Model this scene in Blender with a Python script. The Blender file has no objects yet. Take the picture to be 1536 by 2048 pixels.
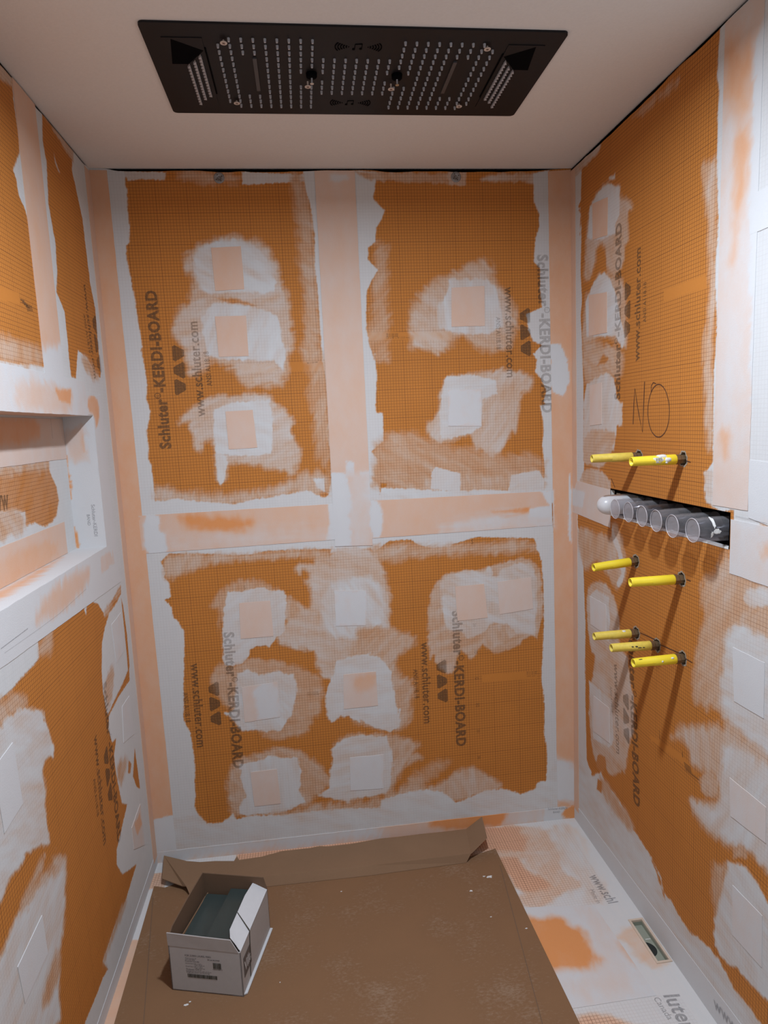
import bpy, bmesh, math, random
import numpy as np
from mathutils import Vector, Matrix
random.seed(7)
PI = math.pi
SC = bpy.context.scene
COL = SC.collection

# ------------------------------------------------------------------ camera, light, exposure
FPX = 1310.71475
CAM = np.array([0.634880582, -2.33794422, 1.58493874])
YAW, PITCH, ROLL = 0.115923219, -0.134818192, -0.0447002426
W, H = 1.6206, 2.44            # room width and height (m); back wall y = 0, camera side y < 0
DEEP = 3.1                     # length of the room built towards and behind the camera
cyw, syw, cp, sp = math.cos(YAW), math.sin(YAW), math.cos(PITCH), math.sin(PITCH)
cF = np.array([syw*cp, cyw*cp, sp]); _R = np.array([cyw, -syw, 0.0]); _U = np.cross(_R, cF)
cR = math.cos(ROLL)*_R + math.sin(ROLL)*_U
cU = -math.sin(ROLL)*_R + math.cos(ROLL)*_U
cd = bpy.data.cameras.new('camera'); cam = bpy.data.objects.new('camera', cd); COL.objects.link(cam)
M = Matrix(((cR[0], cU[0], -cF[0], CAM[0]), (cR[1], cU[1], -cF[1], CAM[1]), (cR[2], cU[2], -cF[2], CAM[2]), (0, 0, 0, 1)))
cam.matrix_world = M
cd.sensor_fit = 'VERTICAL'; cd.sensor_height = 32.0; cd.lens = FPX*32.0/2048; cd.clip_start = 0.02
SC.camera = cam
w = bpy.data.worlds.new('world'); SC.world = w; w.use_nodes = True
w.node_tree.nodes['Background'].inputs[0].default_value = (0.8, 0.85, 1, 1)
w.node_tree.nodes['Background'].inputs[1].default_value = 0.0
SC.view_settings.view_transform = 'Standard'; SC.view_settings.look = 'None'
SC.view_settings.gamma = 1.0; SC.view_settings.use_curve_mapping = False
SC.view_settings.exposure = 0.0
LIGHT_XY = (0.81, -1.23)
LIGHT_POWER = 30.0
FILL_XY = (0.81, -2.55)  # unseen fill light added behind the camera, no known lamp there
FILL_POWER = 3.0
LIGHT_COL = (0.84, 0.96, 1.12)
FILL_COL = (0.80, 0.95, 1.15)
def can_light(name, xy, power, col, size):
    l = bpy.data.lights.new(name, 'AREA'); l.shape = 'DISK'; l.size = size; l.energy = power; l.color = col; l.spread = math.radians(172)
    o = bpy.data.objects.new(name, l); COL.objects.link(o); o.location = (xy[0], xy[1], H-0.012)
    return o
LAMP1 = can_light('lamp_glow', LIGHT_XY, LIGHT_POWER, LIGHT_COL, 0.1)
FILL_LAMP = can_light('lamp_glow', FILL_XY, FILL_POWER, FILL_COL, 0.14)

# ------------------------------------------------------------------ photo pixel -> point on a real plane
def ray(px, py):
    d = cF*FPX + cR*(px-768) - cU*(py-1024); return d/np.linalg.norm(d)
def on(axis, val, px, py):
    d = ray(px, py); return CAM + d*(val-CAM[axis])/d[axis]
FT = 0.016
def floor_z(x): return -FT*x/W
ND = 0.09   # niche depth
class Plane: pass
WALLS = {}
def mk(name, axis, val, uvf, xyz, flip, n):
    q = Plane(); q.name = name; q.uv = lambda px, py: uvf(on(axis, val, px, py)); q.xyz = xyz; q.flip = flip; q.n = np.array(n, float)
    q.ops = []; WALLS[name] = q; return q
BACK = mk('back', 1, 0.0, lambda p: (p[0], p[2]), lambda u, v, d=0: (u, -d, v), 1, (0, -1, 0))
LEFT = mk('left', 0, 0.0, lambda p: (-p[1], p[2]), lambda u, v, d=0: (d, -u, v), -1, (1, 0, 0))
RIGHT = mk('right', 0, W, lambda p: (-p[1], p[2]), lambda u, v, d=0: (W-d, -u, v), 1, (-1, 0, 0))
FLOOR = mk('floor', 2, 0.0, lambda p: (p[0], -p[1]), lambda u, v, d=0: (u, -v, floor_z(u)+d), -1, (0, 0, 1))
NICHE = mk('niche', 0, -ND, lambda p: (-p[1], p[2]), lambda u, v, d=0: (-ND+d, -u, v), -1, (1, 0, 0))
CROPS = dict(p=(0, 0, 1), B1=(160, 320, .35156), B2=(240, 700, .35156), B3=(660, 320, .33854), B4=(660, 700, .33854), B5=(300, 1080, .28646),
    B6=(700, 1080, .3125), B7=(300, 1400, .29948), B8=(700, 1400, .3125), L1=(0, 100, .32233), L2=(0, 700, .27340), L3=(0, 1160, .22457),
    L4=(0, 1580, .22849), R1=(1140, 0, .25781), R2=(1140, 320, .28326), R3=(1140, 860, .25781), R4=(1140, 1300, .25781), R5=(1340, 860, .3126),
    R6=(1300, 1480, .27732), R7=(1380, 0, .43944), F=(940, 1580, .38802), G=(1150, 1700, .19531))
def pts(pl, s):
    out = []; c = 'p'
    for t in s.split():
        if t.endswith(':'): c = t[:-1]; continue
        x, y = map(float, t.split(','))
        if c == 'm': out.append((x, y))
        else:
            a, b, k = CROPS[c]; out.append(tuple(pl.uv(a+x*k, b+y*k)))
    return np.array(out)
def op(pl, lay, val, soft, amp, s, streak=0.0):
    P = pts(pl, s)
    if soft >= 14 and len(P) > 4:      # soft smears get rounded corners
        Q = []
        for i in range(len(P)):
            a, b = P[i], P[(i+1) % len(P)]; Q += [a*.75+b*.25, a*.25+b*.75]
        P = np.array(Q)
    pl.ops.append((lay, val, soft/1000, amp/1000, P))
# ------------------------------------------------------------------ noise and fields (numpy)
_rng = np.random.RandomState(3); _LAT = _rng.rand(256, 256)
def vnoise(x, y):
    xi = np.floor(x).astype(int); yi = np.floor(y).astype(int); fx = x-xi; fy = y-yi
    fx = fx*fx*(3-2*fx); fy = fy*fy*(3-2*fy)
    a = _LAT[xi & 255, yi & 255]; b = _LAT[(xi+1) & 255, yi & 255]; c = _LAT[xi & 255, (yi+1) & 255]; d = _LAT[(xi+1) & 255, (yi+1) & 255]
    return (a*(1-fx)+b*fx)*(1-fy)+(c*(1-fx)+d*fx)*fy
def fbm(x, y, o=3):
    s = 0; a = 1; t = 0
    for i in range(o):
        s = s+a*vnoise(x*2**i+17.3*i, y*2**i+5.1*i); t += a; a *= .6
    return s/t
def sdist(P, U, V):
    n = len(P); best = np.full(U.shape, 1e9); ins = np.zeros(U.shape, bool)
    for i in range(n):
        a = P[i]; b = P[(i+1) % n]; e = b-a; L = e@e+1e-12
        t = np.clip(((U-a[0])*e[0]+(V-a[1])*e[1])/L, 0, 1)
        best = np.minimum(best, (U-a[0]-t*e[0])**2+(V-a[1]-t*e[1])**2)
        c = ((a[1] > V) != (b[1] > V)); 
        if a[1] != b[1]: ins ^= c & (U < (b[0]-a[0])*(V-a[1])/(b[1]-a[1])+a[0])
    d = np.sqrt(best); return np.where(ins, d, -d)
def field(pl, lay, base, U, V):
    T = np.full(U.shape, float(base)) if np.isscalar(base) else base.copy()
    k = 0
    for (l, val, soft, amp, P) in pl.ops:
        k += 1
        if l != lay: continue
        m = soft+amp+.004
        lo = P.min(0)-m; hi = P.max(0)+m
        s = (U > lo[0]) & (U < hi[0]) & (V > lo[1]) & (V < hi[1])
        if not s.any(): continue
        u, v = U[s], V[s]; d = sdist(P, u, v)
        f = 1/max(amp*1.9, .005)
        d = d+((fbm(u*f+k*9.1, v*f*.6, 3)-.5)*2.2)*amp
        if soft > .014: d = d+(fbm(u*34+k, v*20, 2)-.5)*soft*.6
        sf = soft*1.55 if soft > .014 else soft
        c = np.clip(.5+d/sf, 0, 1); c = c*c*(3-2*c); an = k*2.39
        ru = u*math.cos(an)+v*math.sin(an); rv = -u*math.sin(an)+v*math.cos(an)
        st = fbm(ru*14+k, rv*95, 2)-.5
        if soft > .005 and val > .3: c = np.clip(c+st*1.5*c*(1-c)*2.2, 0, 1)
        vv = val
        if .1 < val < .95 and lay == 'f': vv = val+((fbm(ru*11+k*3, rv*40, 3)-.5)*.38+(fbm(u*9, v*9+k, 2)-.5)*.2)*min(1, soft/.012)
        T[s] = T[s]*(1-c)+vv*c
    return np.clip(T, 0, 1)
# ------------------------------------------------------------------ materials
def nmat(name):
    m = bpy.data.materials.new(name); m.use_nodes = True; nt = m.node_tree; nt.nodes.clear()
    out = nt.nodes.new('ShaderNodeOutputMaterial'); b = nt.nodes.new('ShaderNodeBsdfPrincipled'); nt.links.new(b.outputs[0], out.inputs[0])
    return m, nt, b
def N(nt, t, **k):
    n = nt.nodes.new(t)
    for a, v in k.items(): setattr(n, a, v)
    return n
def lk(nt, a, b): nt.links.new(a, b)
def setin(nt, s, v):
    if isinstance(v, bpy.types.NodeSocket): nt.links.new(v, s)
    else: s.default_value = v
def math_(nt, op_, a, b=0.0, c=None, clamp=False):
    n = N(nt, 'ShaderNodeMath', operation=op_); n.use_clamp = clamp
    setin(nt, n.inputs[0], a); setin(nt, n.inputs[1], b)
    if c is not None: setin(nt, n.inputs[2], c)
    return n.outputs[0]
def mixc(nt, f, a, b, mode='MIX'):
    n = N(nt, 'ShaderNodeMix', data_type='RGBA', blend_type=mode)
    setin(nt, n.inputs[0], f); setin(nt, n.inputs[6], a if isinstance(a, bpy.types.NodeSocket) else (*a, 1)); setin(nt, n.inputs[7], b if isinstance(b, bpy.types.NodeSocket) else (*b, 1))
    return n.outputs[2]
def noise(nt, vec, scale, detail=3, rough=.55):
    n = N(nt, 'ShaderNodeTexNoise'); n.inputs['Scale'].default_value = scale; n.inputs['Detail'].default_value = detail; n.inputs['Roughness'].default_value = rough
    lk(nt, vec, n.inputs['Vector']); return n.outputs['Fac']
def mapping(nt, vec, sc):
    n = N(nt, 'ShaderNodeMapping'); n.inputs['Scale'].default_value = sc; lk(nt, vec, n.inputs[0]); return n.outputs[0]
def attr(nt, name):
    return N(nt, 'ShaderNodeAttribute', attribute_name=name).outputs['Fac']
def simple(name, col, rough=.6, metal=0.0, var=.12, scale=40, bump=0.0, trans=0.0, ior=1.45, coat=0.0):
    m, nt, b = nmat(name); g = N(nt, 'ShaderNodeTexCoord').outputs['Object']
    f = noise(nt, g, scale, 4)
    k = math_(nt, 'MULTIPLY_ADD', f, 2*var, 1-var)
    v = N(nt, 'ShaderNodeVectorMath', operation='SCALE'); v.inputs[0].default_value = col; lk(nt, k, v.inputs['Scale'])
    lk(nt, v.outputs[0], b.inputs['Base Color']); b.inputs['Roughness'].default_value = rough; b.inputs['Metallic'].default_value = metal
    b.inputs['Transmission Weight'].default_value = trans; b.inputs['IOR'].default_value = ior; b.inputs['Coat Weight'].default_value = coat
    if bump:
        bp = N(nt, 'ShaderNodeBump'); bp.inputs['Strength'].default_value = .6; bp.inputs['Distance'].default_value = bump
        lk(nt, f, bp.inputs['Height']); lk(nt, bp.outputs[0], b.inputs['Normal'])
    return m
ORANGE = (.505, .186, .035); ORANGE2 = (.66, .36, .22)
WHITE = (.60, .60, .59)
def board_mat(name, bare, line, white=WHITE, lw=.12):
    m, nt, b = nmat(name)
    uv = N(nt, 'ShaderNodeUVMap', uv_map='UVMap').outputs[0]
    sx = N(nt, 'ShaderNodeSeparateXYZ'); lk(nt, uv, sx.inputs[0])
    def lines(c, per, wd):
        s = math_(nt, 'MULTIPLY', c, 1/per); f = math_(nt, 'FRACT', s); return math_(nt, 'LESS_THAN', f, wd)
    u, v = sx.outputs[0], sx.outputs[1]
    g = math_(nt, 'MAXIMUM', lines(u, .01, lw), lines(v, .01, lw))
    g2 = math_(nt, 'MAXIMUM', lines(u, .1, .016), lines(v, .1, .016))
    g = math_(nt, 'MULTIPLY_ADD', g2, .25, math_(nt, 'MULTIPLY', g, .74), clamp=True)
    g = math_(nt, 'MULTIPLY', g, attr(nt, 'grid'))
    T = attr(nt, 'film')
    n1 = noise(nt, mapping(nt, uv, (1, .35, 1)), 55, 5, .65)
    n2 = noise(nt, uv, 260, 3)
    n3 = noise(nt, uv, 7, 3)
    q = math_(nt, 'MULTIPLY', math_(nt, 'MULTIPLY', T, math_(nt, 'SUBTRACT', 1.0, T)), 4.0)
    nn = math_(nt, 'ADD', math_(nt, 'MULTIPLY_ADD', n1, .85, -.425), math_(nt, 'MULTIPLY_ADD', n2, .35, -.175))
    T2 = math_(nt, 'MULTIPLY_ADD', nn, math_(nt, 'MULTIPLY', q, .4), T, clamp=True)
    thin = math_(nt, 'MULTIPLY_ADD', T2, -.93, 1.0)
    bc = mixc(nt, math_(nt, 'MULTIPLY_ADD', n3, .5, math_(nt, 'MULTIPLY', n2, .25)), tuple(c*1.16 for c in bare), tuple(c*.8 for c in bare))
    wc = mixc(nt, n1, tuple(c*1.05 for c in white), tuple(c*.93 for c in white))
    wc = mixc(nt, math_(nt, 'MULTIPLY_ADD', T2, 2.0, -.85, clamp=True), tuple(c*k for c, k in zip(white, (1.0, .90, .76))), wc)
    base = mixc(nt, T2, bc, wc)
    lined = mixc(nt, math_(nt, 'MULTIPLY', g, thin), base, line)
    lk(nt, lined, b.inputs['Base Color']); b.inputs['Roughness'].default_value = .75; b.inputs['Specular IOR Level'].default_value = .25
    bp = N(nt, 'ShaderNodeBump'); bp.inputs['Strength'].default_value = .5; bp.inputs['Distance'].default_value = .0008
    hh = math_(nt, 'MULTIPLY_ADD', T2, 1.3, math_(nt, 'MULTIPLY', n2, .6)); lk(nt, hh, bp.inputs['Height']); lk(nt, bp.outputs[0], b.inputs['Normal'])
    return m
M_BOARD = board_mat('kerdi_board', ORANGE, (.16, .055, .018))
M_TRAY = board_mat('shower_tray_board', ORANGE2, (.2, .08, .04), white=(.62, .62, .61), lw=.16)
def membrane_mat():
    m, nt, b = nmat('fleece_membrane')
    uv = N(nt, 'ShaderNodeUVMap', uv_map='UVMap').outputs[0]
    T = attr(nt, 'over')
    n1 = noise(nt, mapping(nt, uv, (1, .5, 1)), 16, 5, .6); n2 = noise(nt, uv, 300, 3)
    f = math_(nt, 'ADD', T, math_(nt, 'MULTIPLY_ADD', n1, .32, -.16), clamp=True)
    f = math_(nt, 'ADD', f, math_(nt, 'MULTIPLY_ADD', n2, .1, -.05), clamp=True)
    cr = N(nt, 'ShaderNodeValToRGB'); e = cr.color_ramp.elements
    e[0].position = 0; e[0].color = (.68, .28, .10, 1); e[1].position = 1; e[1].color = (.61, .605, .60, 1)
    x = e.new(.33); x.color = (.66, .405, .27, 1); x = e.new(.65); x.color = (.63, .515, .45, 1); x = e.new(.84); x.color = (.60, .59, .585, 1)
    lk(nt, f, cr.inputs[0]); lk(nt, cr.outputs[0], b.inputs['Base Color']); b.inputs['Roughness'].default_value = .85; b.inputs['Specular IOR Level'].default_value = .2
    bp = N(nt, 'ShaderNodeBump'); bp.inputs['Strength'].default_value = .4; bp.inputs['Distance'].default_value = .0008
    lk(nt, math_(nt, 'ADD', n2, n1), bp.inputs['Height']); lk(nt, bp.outputs[0], b.inputs['Normal'])
    return m
M_MEM = membrane_mat()
def ink_mat(name, col, op0, fade):
    m, nt, b = nmat(name); out = [n for n in nt.nodes if n.type == 'OUTPUT_MATERIAL'][0]
    tr = N(nt, 'ShaderNodeBsdfTransparent'); mx = N(nt, 'ShaderNodeMixShader')
    T = attr(nt, 'film'); g = N(nt, 'ShaderNodeTexCoord').outputs['Object']
    f = math_(nt, 'MULTIPLY', math_(nt, 'MULTIPLY_ADD', T, -fade, 1.0), math_(nt, 'MULTIPLY_ADD', noise(nt, g, 180, 2), .5, op0-.25), clamp=True)
    b.inputs['Base Color'].default_value = (*col, 1); b.inputs['Roughness'].default_value = .8
    lk(nt, f, mx.inputs[0]); lk(nt, tr.outputs[0], mx.inputs[1]); lk(nt, b.outputs[0], mx.inputs[2]); lk(nt, mx.outputs[0], out.inputs[0])
    return m
M_INK = ink_mat('printed_ink', (.10, .06, .03), .50, .62)
M_INKG = ink_mat('grey_printed_ink', (.16, .16, .17), .42, .35)
M_PEN = ink_mat('marker_pen', (.08, .03, .015), .85, .3)
# ------------------------------------------------------------------ object helpers
def obj(name, me, mat=None, parent=None, smooth=False):
    if isinstance(me, bmesh.types.BMesh):
        bm = me; me = bpy.data.meshes.new(name); bm.normal_update(); bm.to_mesh(me); bm.free()
    if mat is not None: me.materials.append(mat)
    if smooth:
        me.polygons.foreach_set('use_smooth', [True]*len(me.polygons))
    o = bpy.data.objects.new(name, me); COL.objects.link(o)
    if parent is not None: o.parent = parent; o.matrix_parent_inverse = parent.matrix_basis.inverted()
    return o
def tag(o, label=None, cat=None, group=None, kind=None):
    if label: o['label'] = label
    if cat: o['category'] = cat
    if group: o['group'] = group
    if kind: o['kind'] = kind
    return o
def empty(name, loc, label, cat, group=None):
    o = bpy.data.objects.new(name, None); COL.objects.link(o); o.location = loc; o.empty_display_size = .05
    return tag(o, label, cat, group)
def box(bm, x0, x1, y0, y1, z0, z1, mat=None):
    vs = [bm.verts.new(((x1 if i & 1 else x0), (y1 if i & 2 else y0), (z1 if i & 4 else z0))) for i in range(8)]
    if mat is not None:
        for v in vs: v.co = mat @ v.co
    for f in ((0, 2, 3, 1), (4, 5, 7, 6), (0, 1, 5, 4), (2, 6, 7, 3), (0, 4, 6, 2), (1, 3, 7, 5)): bm.faces.new([vs[i] for i in f])
    return vs
def prism(bm, poly, off):
    """solid from a list of 3-D points (one face) and an offset vector"""
    a = [bm.verts.new(Vector(p)) for p in poly]; b = [bm.verts.new(Vector(p)+Vector(off)) for p in poly]
    n = len(a); bm.faces.new(a); bm.faces.new(b[::-1])
    for i in range(n): bm.faces.new((a[i], b[i], b[(i+1) % n], a[(i+1) % n]))
def frame_of(axis):
    axis = Vector(axis).normalized(); t = Vector((0, 0, 1)) if abs(axis.z) < .9 else Vector((1, 0, 0))
    x = axis.cross(t).normalized(); y = axis.cross(x).normalized(); return axis, x, y
def lathe(bm, o, axis, prof, n=32, closed=False, jag=None):
    """prof: list of (distance along axis, radius)"""
    ax, x, y = frame_of(axis); o = Vector(o); rings = []
    for (d, r) in prof:
        if r < 1e-6: rings.append([bm.verts.new(o+ax*d)]); continue
        rings.append([bm.verts.new(o+ax*d+(x*math.cos(2*PI*i/n)+y*math.sin(2*PI*i/n))*r) for i in range(n)])
    m = len(rings)
    for k in range(m if closed else m-1):
        a, b = rings[k], rings[(k+1) % m]
        for i in range(n):
            j = (i+1) % n
            if len(a) == 1 and len(b) == 1: continue
            if len(a) == 1: bm.faces.new((a[0], b[j], b[i]))
            elif len(b) == 1: bm.faces.new((a[i], a[j], b[0]))
            else: bm.faces.new((a[i], a[j], b[j], b[i]))
def fattr(me, name, arr):
    a = me.attributes.new(name, 'FLOAT', 'POINT'); a.data.foreach_set('value', np.ascontiguousarray(arr, dtype=np.float32).ravel())
def grid_mesh(name, us, vs, pl, lay, base, keep=None, attrs=(), xyz=None, vtop=None):
    nu, nv = len(us), len(vs); U, V = np.meshgrid(us, vs, indexing='ij')
    Vp = V.copy()
    if vtop is not None: Vp[:, -1] = vtop(us)
    f = xyz or pl.xyz
    X = f(U, Vp); X = np.stack([np.broadcast_to(np.asarray(c, float), U.shape) for c in X], -1)
    idx = np.arange(nu*nv).reshape(nu, nv)
    a, b, c, d = idx[:-1, :-1], idx[1:, :-1], idx[1:, 1:], idx[:-1, 1:]
    quads = np.stack([a, b, c, d], -1) if pl.flip == 1 else np.stack([a, d, c, b], -1)
    if keep is not None:
        uc = (us[:-1]+us[1:])/2; vc = (vs[:-1]+vs[1:])/2; UC, VC = np.meshgrid(uc, vc, indexing='ij'); quads = quads[keep(UC, VC)]
    quads = quads.reshape(-1, 4)
    me = bpy.data.meshes.new(name); nq = len(quads)
    me.vertices.add(nu*nv); me.vertices.foreach_set('co', X.ravel())
    me.loops.add(nq*4); me.loops.foreach_set('vertex_index', quads.ravel().astype(np.int32))
    me.polygons.add(nq); me.polygons.foreach_set('loop_start', np.arange(0, nq*4, 4, dtype=np.int32))
    try: me.polygons.foreach_set('loop_total', np.full(nq, 4, dtype=np.int32))
    except Exception: pass
    me.update(calc_edges=True)
    uvl = me.uv_layers.new(name='UVMap'); UVS = np.stack([U, V], -1).reshape(-1, 2)[quads.ravel()]
    uvl.data.foreach_set('uv', UVS.ravel().astype(np.float32))
    fattr(me, 'film' if lay == 'f' else 'over', field(pl, lay, base, U, V))
    if lay == 'f': fattr(me, 'grid', field(pl, 'g', 1.0, U, V))
    return me
def lin(a, b, step, extra=()):
    n = max(2, int(round((b-a)/step))+1); s = np.linspace(a, b, n)
    for e in extra:
        i = np.argmin(abs(s-e)); s[i] = e
    return s
def slab(pl, parent, corners, name='membrane_patch', thick=.0013, base=.4, step=.006, mat=None, lay='o', xyz=None, jit=.001):
    """thin fleece membrane stuck on a wall: TL TR BR BL in wall metres"""
    C = [np.array(c, float) for c in corners]
    L = max(np.hypot(*(C[1]-C[0])), np.hypot(*(C[2]-C[3]))); Hh = max(np.hypot(*(C[3]-C[0])), np.hypot(*(C[2]-C[1])))
    na = max(2, int(L/step)+1); nb = max(2, int(Hh/step)+1)
    S, T = np.meshgrid(np.linspace(0, 1, na), np.linspace(0, 1, nb), indexing='ij')
    P = ((1-S)*(1-T))[..., None]*C[0]+(S*(1-T))[..., None]*C[1]+(S*T)[..., None]*C[2]+((1-S)*T)[..., None]*C[3]
    U, V = P[..., 0].copy(), P[..., 1].copy()
    k = random.random()*50
    U += (fbm(V*25+k, U*25)-.5)*jit*2; V += (fbm(U*25+k+9, V*25)-.5)*jit*2
    f = xyz or pl.xyz
    D = thick+(fbm(U*14+k, V*14, 3)-.5)*.0006
    top = np.stack([np.broadcast_to(np.asarray(c, float), U.shape) for c in f(U, V, D)], -1)
    bot = np.stack([np.broadcast_to(np.asarray(c, float), U.shape) for c in f(U, V, 0*D)], -1)
    ring = [(i, 0) for i in range(na)]+[(na-1, j) for j in range(1, nb)]+[(i, nb-1) for i in range(na-2, -1, -1)]+[(0, j) for j in range(nb-2, 0, -1)]
    idx = np.arange(na*nb).reshape(na, nb)
    quads = np.stack([idx[:-1, :-1], idx[1:, :-1], idx[1:, 1:], idx[:-1, 1:]], -1).reshape(-1, 4)
    nrm = np.cross(top[1, 0]-top[0, 0], top[0, 1]-top[0, 0])
    sign = nrm@(np.array(top[0, 0])-np.array(bot[0, 0]))
    if sign < 0: quads = quads[:, ::-1]
    verts = list(map(tuple, top.reshape(-1, 3)))+[tuple(bot[i, j]) for (i, j) in ring]
    nr = len(ring); base_i = na*nb; fs = [tuple(int(q) for q in r) for r in quads]
    for t in range(nr):
        a = int(idx[ring[t]]); b = int(idx[ring[(t+1) % nr]]); c = base_i+(t+1) % nr; d = base_i+t
        fs.append((a, d, c, b) if sign > 0 else (a, b, c, d))
    me = bpy.data.meshes.new(name); me.from_pydata(verts, [], fs); me.update()
    uu = np.concatenate([U.ravel(), [U[i, j] for i, j in ring]]); vv = np.concatenate([V.ravel(), [V[i, j] for i, j in ring]])
    li = np.zeros(len(me.loops), dtype=np.int32); me.loops.foreach_get('vertex_index', li)
    uvl = me.uv_layers.new(name='UVMap'); uvl.data.foreach_set('uv', np.stack([uu[li], vv[li]], -1).ravel().astype(np.float32))
    fattr(me, 'over' if lay == 'o' else 'film', field(pl, lay, base, uu, vv))
    if lay == 'f': fattr(me, 'grid', np.ones(len(uu)))
    return obj(name, me, mat or M_MEM, parent)
def px4(pl, s): return [tuple(q) for q in pts(pl, s)]
X = 'Schluter\u00ae-KERDI-BOARD'
# text -----------------------------------------------------------------
_TXT = {}
def text_mesh(s, bold=0.0):
    key = (s, bold)
    if key not in _TXT:
        cu = bpy.data.curves.new('t', 'FONT'); cu.body = s; cu.size = 1; cu.resolution_u = 3; cu.offset = bold; cu.space_character = 1.0+bold*2.2
        o = bpy.data.objects.new('t', cu); COL.objects.link(o); bpy.context.view_layer.update()
        me = bpy.data.meshes.new_from_object(o.evaluated_get(bpy.context.evaluated_depsgraph_get()))
        n = len(me.vertices); co = np.zeros(n*3); me.vertices.foreach_get('co', co); co = co.reshape(-1, 3)
        fs = [tuple(p.vertices) for p in me.polygons]
        bpy.data.objects.remove(o); bpy.data.curves.remove(cu); bpy.data.meshes.remove(me); _TXT[key] = (co, fs)
    return _TXT[key]
def brand_mesh():
    a, fa = text_mesh('Schluter', .042); r, fr_ = text_mesh('\u00ae', .02); b, fb = text_mesh('-KERDI-BOARD', .042)
    x = a[:, 0].max(); r = r*np.array([.55, .55, 1])+np.array([x+.03-r[:, 0].min()*.55, .34, 0]); x = r[:, 0].max()
    b = b+np.array([x+.02-b[:, 0].min(), 0, 0]); o1 = len(a); o2 = o1+len(r)
    return np.concatenate([a, r, b]), fa+[tuple(i+o1 for i in f) for f in fr_]+[tuple(i+o2 for i in f) for f in fb]
def flat_on(pl, parent, co, fs, P0, P1, width, name, mat, ys=1.0, d=.0006, film=None, xyz=None):
    """lay flat 2-D art (x along P0->P1, y up) on a wall"""
    P0 = np.array(P0); P1 = np.array(P1); D = P1-P0; L = np.hypot(*D); D = D/L; Up = np.array([-D[1], D[0]])*pl.flip; s = L/width
    U = P0[0]+D[0]*co[:, 0]*s+Up[0]*co[:, 1]*s*ys; V = P0[1]+D[1]*co[:, 0]*s+Up[1]*co[:, 1]*s*ys
    f = xyz or pl.xyz
    X = np.stack([np.broadcast_to(np.asarray(c, float), U.shape) for c in f(U, V, d)], -1)
    me = bpy.data.meshes.new(name); me.from_pydata([tuple(v) for v in X], [], fs); me.update()
    fattr(me, 'film', field(pl, 'f', pl.base, U, V) if film is None else np.full(len(U), film))
    return obj(name, me, mat, parent)
def text_on(pl, parent, s, a, b, mat=None, ys=1.12, bold=.022, name='printed_text', d=.0006, film=None):
    co, fs = brand_mesh() if s == X else text_mesh(s, bold); P = pts(pl, a+' '+b)
    x0, x1 = co[:, 0].min(), co[:, 0].max(); c = co.copy(); c[:, 0] -= x0
    return flat_on(pl, parent, c, fs, P[0], P[1], x1-x0, name, mat or M_INK, ys, d, film)
def logo_on(pl, parent, a, b, ys=1.0, name='printed_emblem'):
    """row of three rounded trapezoids, the middle one the other way up"""
    V = []; fs = []
    for i in range(3):
        up = (i != 1); x0 = i*1.02
        q = [(.30, 0), (.70, 0), (1, 1), (0, 1)] if up else [(0, 0), (1, 0), (.70, 1), (.30, 1)]
        if up: q = [(.33, 0), (.70, 0), (1.0, .8), (.92, 1), (.10, 1), (.02, .8)]
        else: q = [(.08, 0), (.94, 0), (1.0, .18), (.72, .95), (.64, 1), (.38, 1), (.30, .95), (.0, .18)]
        st = len(V); V += [(x0+x, y*.68, 0) for x, y in q]; fs.append(tuple(range(st, len(V))))
    P = pts(pl, a+' '+b)
    return flat_on(pl, parent, np.array(V), fs, P[0], P[1], 3.04, name, M_INK, ys)
def stroke(pl, parent, s, wd=.0015, name='pen_line', mat=None, d=.0008, film=None):
    P = pts(pl, s); V = []; fs = []
    for i in range(len(P)):
        a = P[max(0, i-1)]; b = P[min(len(P)-1, i+1)]; t = (b-a)/(np.hypot(*(b-a))+1e-9); n = np.array([-t[1], t[0]])*wd/2
        V += [P[i]+n, P[i]-n]
    for i in range(len(P)-1): fs.append((2*i, 2*i+1, 2*i+3, 2*i+2))
    V = np.array(V); X = np.stack([np.broadcast_to(np.asarray(c, float), V[:, 0].shape) for c in pl.xyz(V[:, 0], V[:, 1], d)], -1)
    me = bpy.data.meshes.new(name); me.from_pydata([tuple(v) for v in X], [], fs); me.update()
    fattr(me, 'film', field(pl, 'f', pl.base, V[:, 0], V[:, 1]) if film is None else np.full(len(V), film))
    return obj(name, me, mat or M_PEN, parent)
BACK.base = 0.0; LEFT.base = 1.0; RIGHT.base = 0.0; FLOOR.base = .92; NICHE.base = 1.0
# ------------------------------------------------------------------ where the thinset lies: traced outlines, in wall metres after projection
B = BACK; F_ = 'f'
# --- back wall, upper left board
op(B, F_, .95, 5, 3, "p: 150,330 213,335 B1: 270,60 255,110 268,180 270,250 276,340 285,380 280,440 282,465 262,490 265,560 285,650 310,780 325,880 345,1000 355,1060 B2: 120,0 145,120 155,200 150,280 175,350 165,400 152,460 165,560 160,620 178,650 180,690 190,730 200,860 B5: 135,90 75,150 110,230 100,260 135,300 145,400 105,420 150,470 160,540 190,560 240,640 240,800 235,1000 235,1257 B7: 235,150 270,220 290,340 300,430 300,560 305,640 298,700 320,770 p: 398,1650 300,1720")
op(B, F_, .8, 4, 4, "B1: 250,60 490,70 485,115 380,110 270,118")
op(B, F_, .9, 4, 4, "B1: 918,65 1000,70 1325,85 1330,125 1150,128 1000,140 925,138")
op(B, F_, .35, 20, 8, "B1: 540,55 740,60 900,80 900,130 840,135 560,120")
op(B, F_, .45, 25, 8, "B1: 1190,80 1270,60 1340,420 1380,1138 1250,1138 1290,900 1250,600 1240,350")
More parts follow.
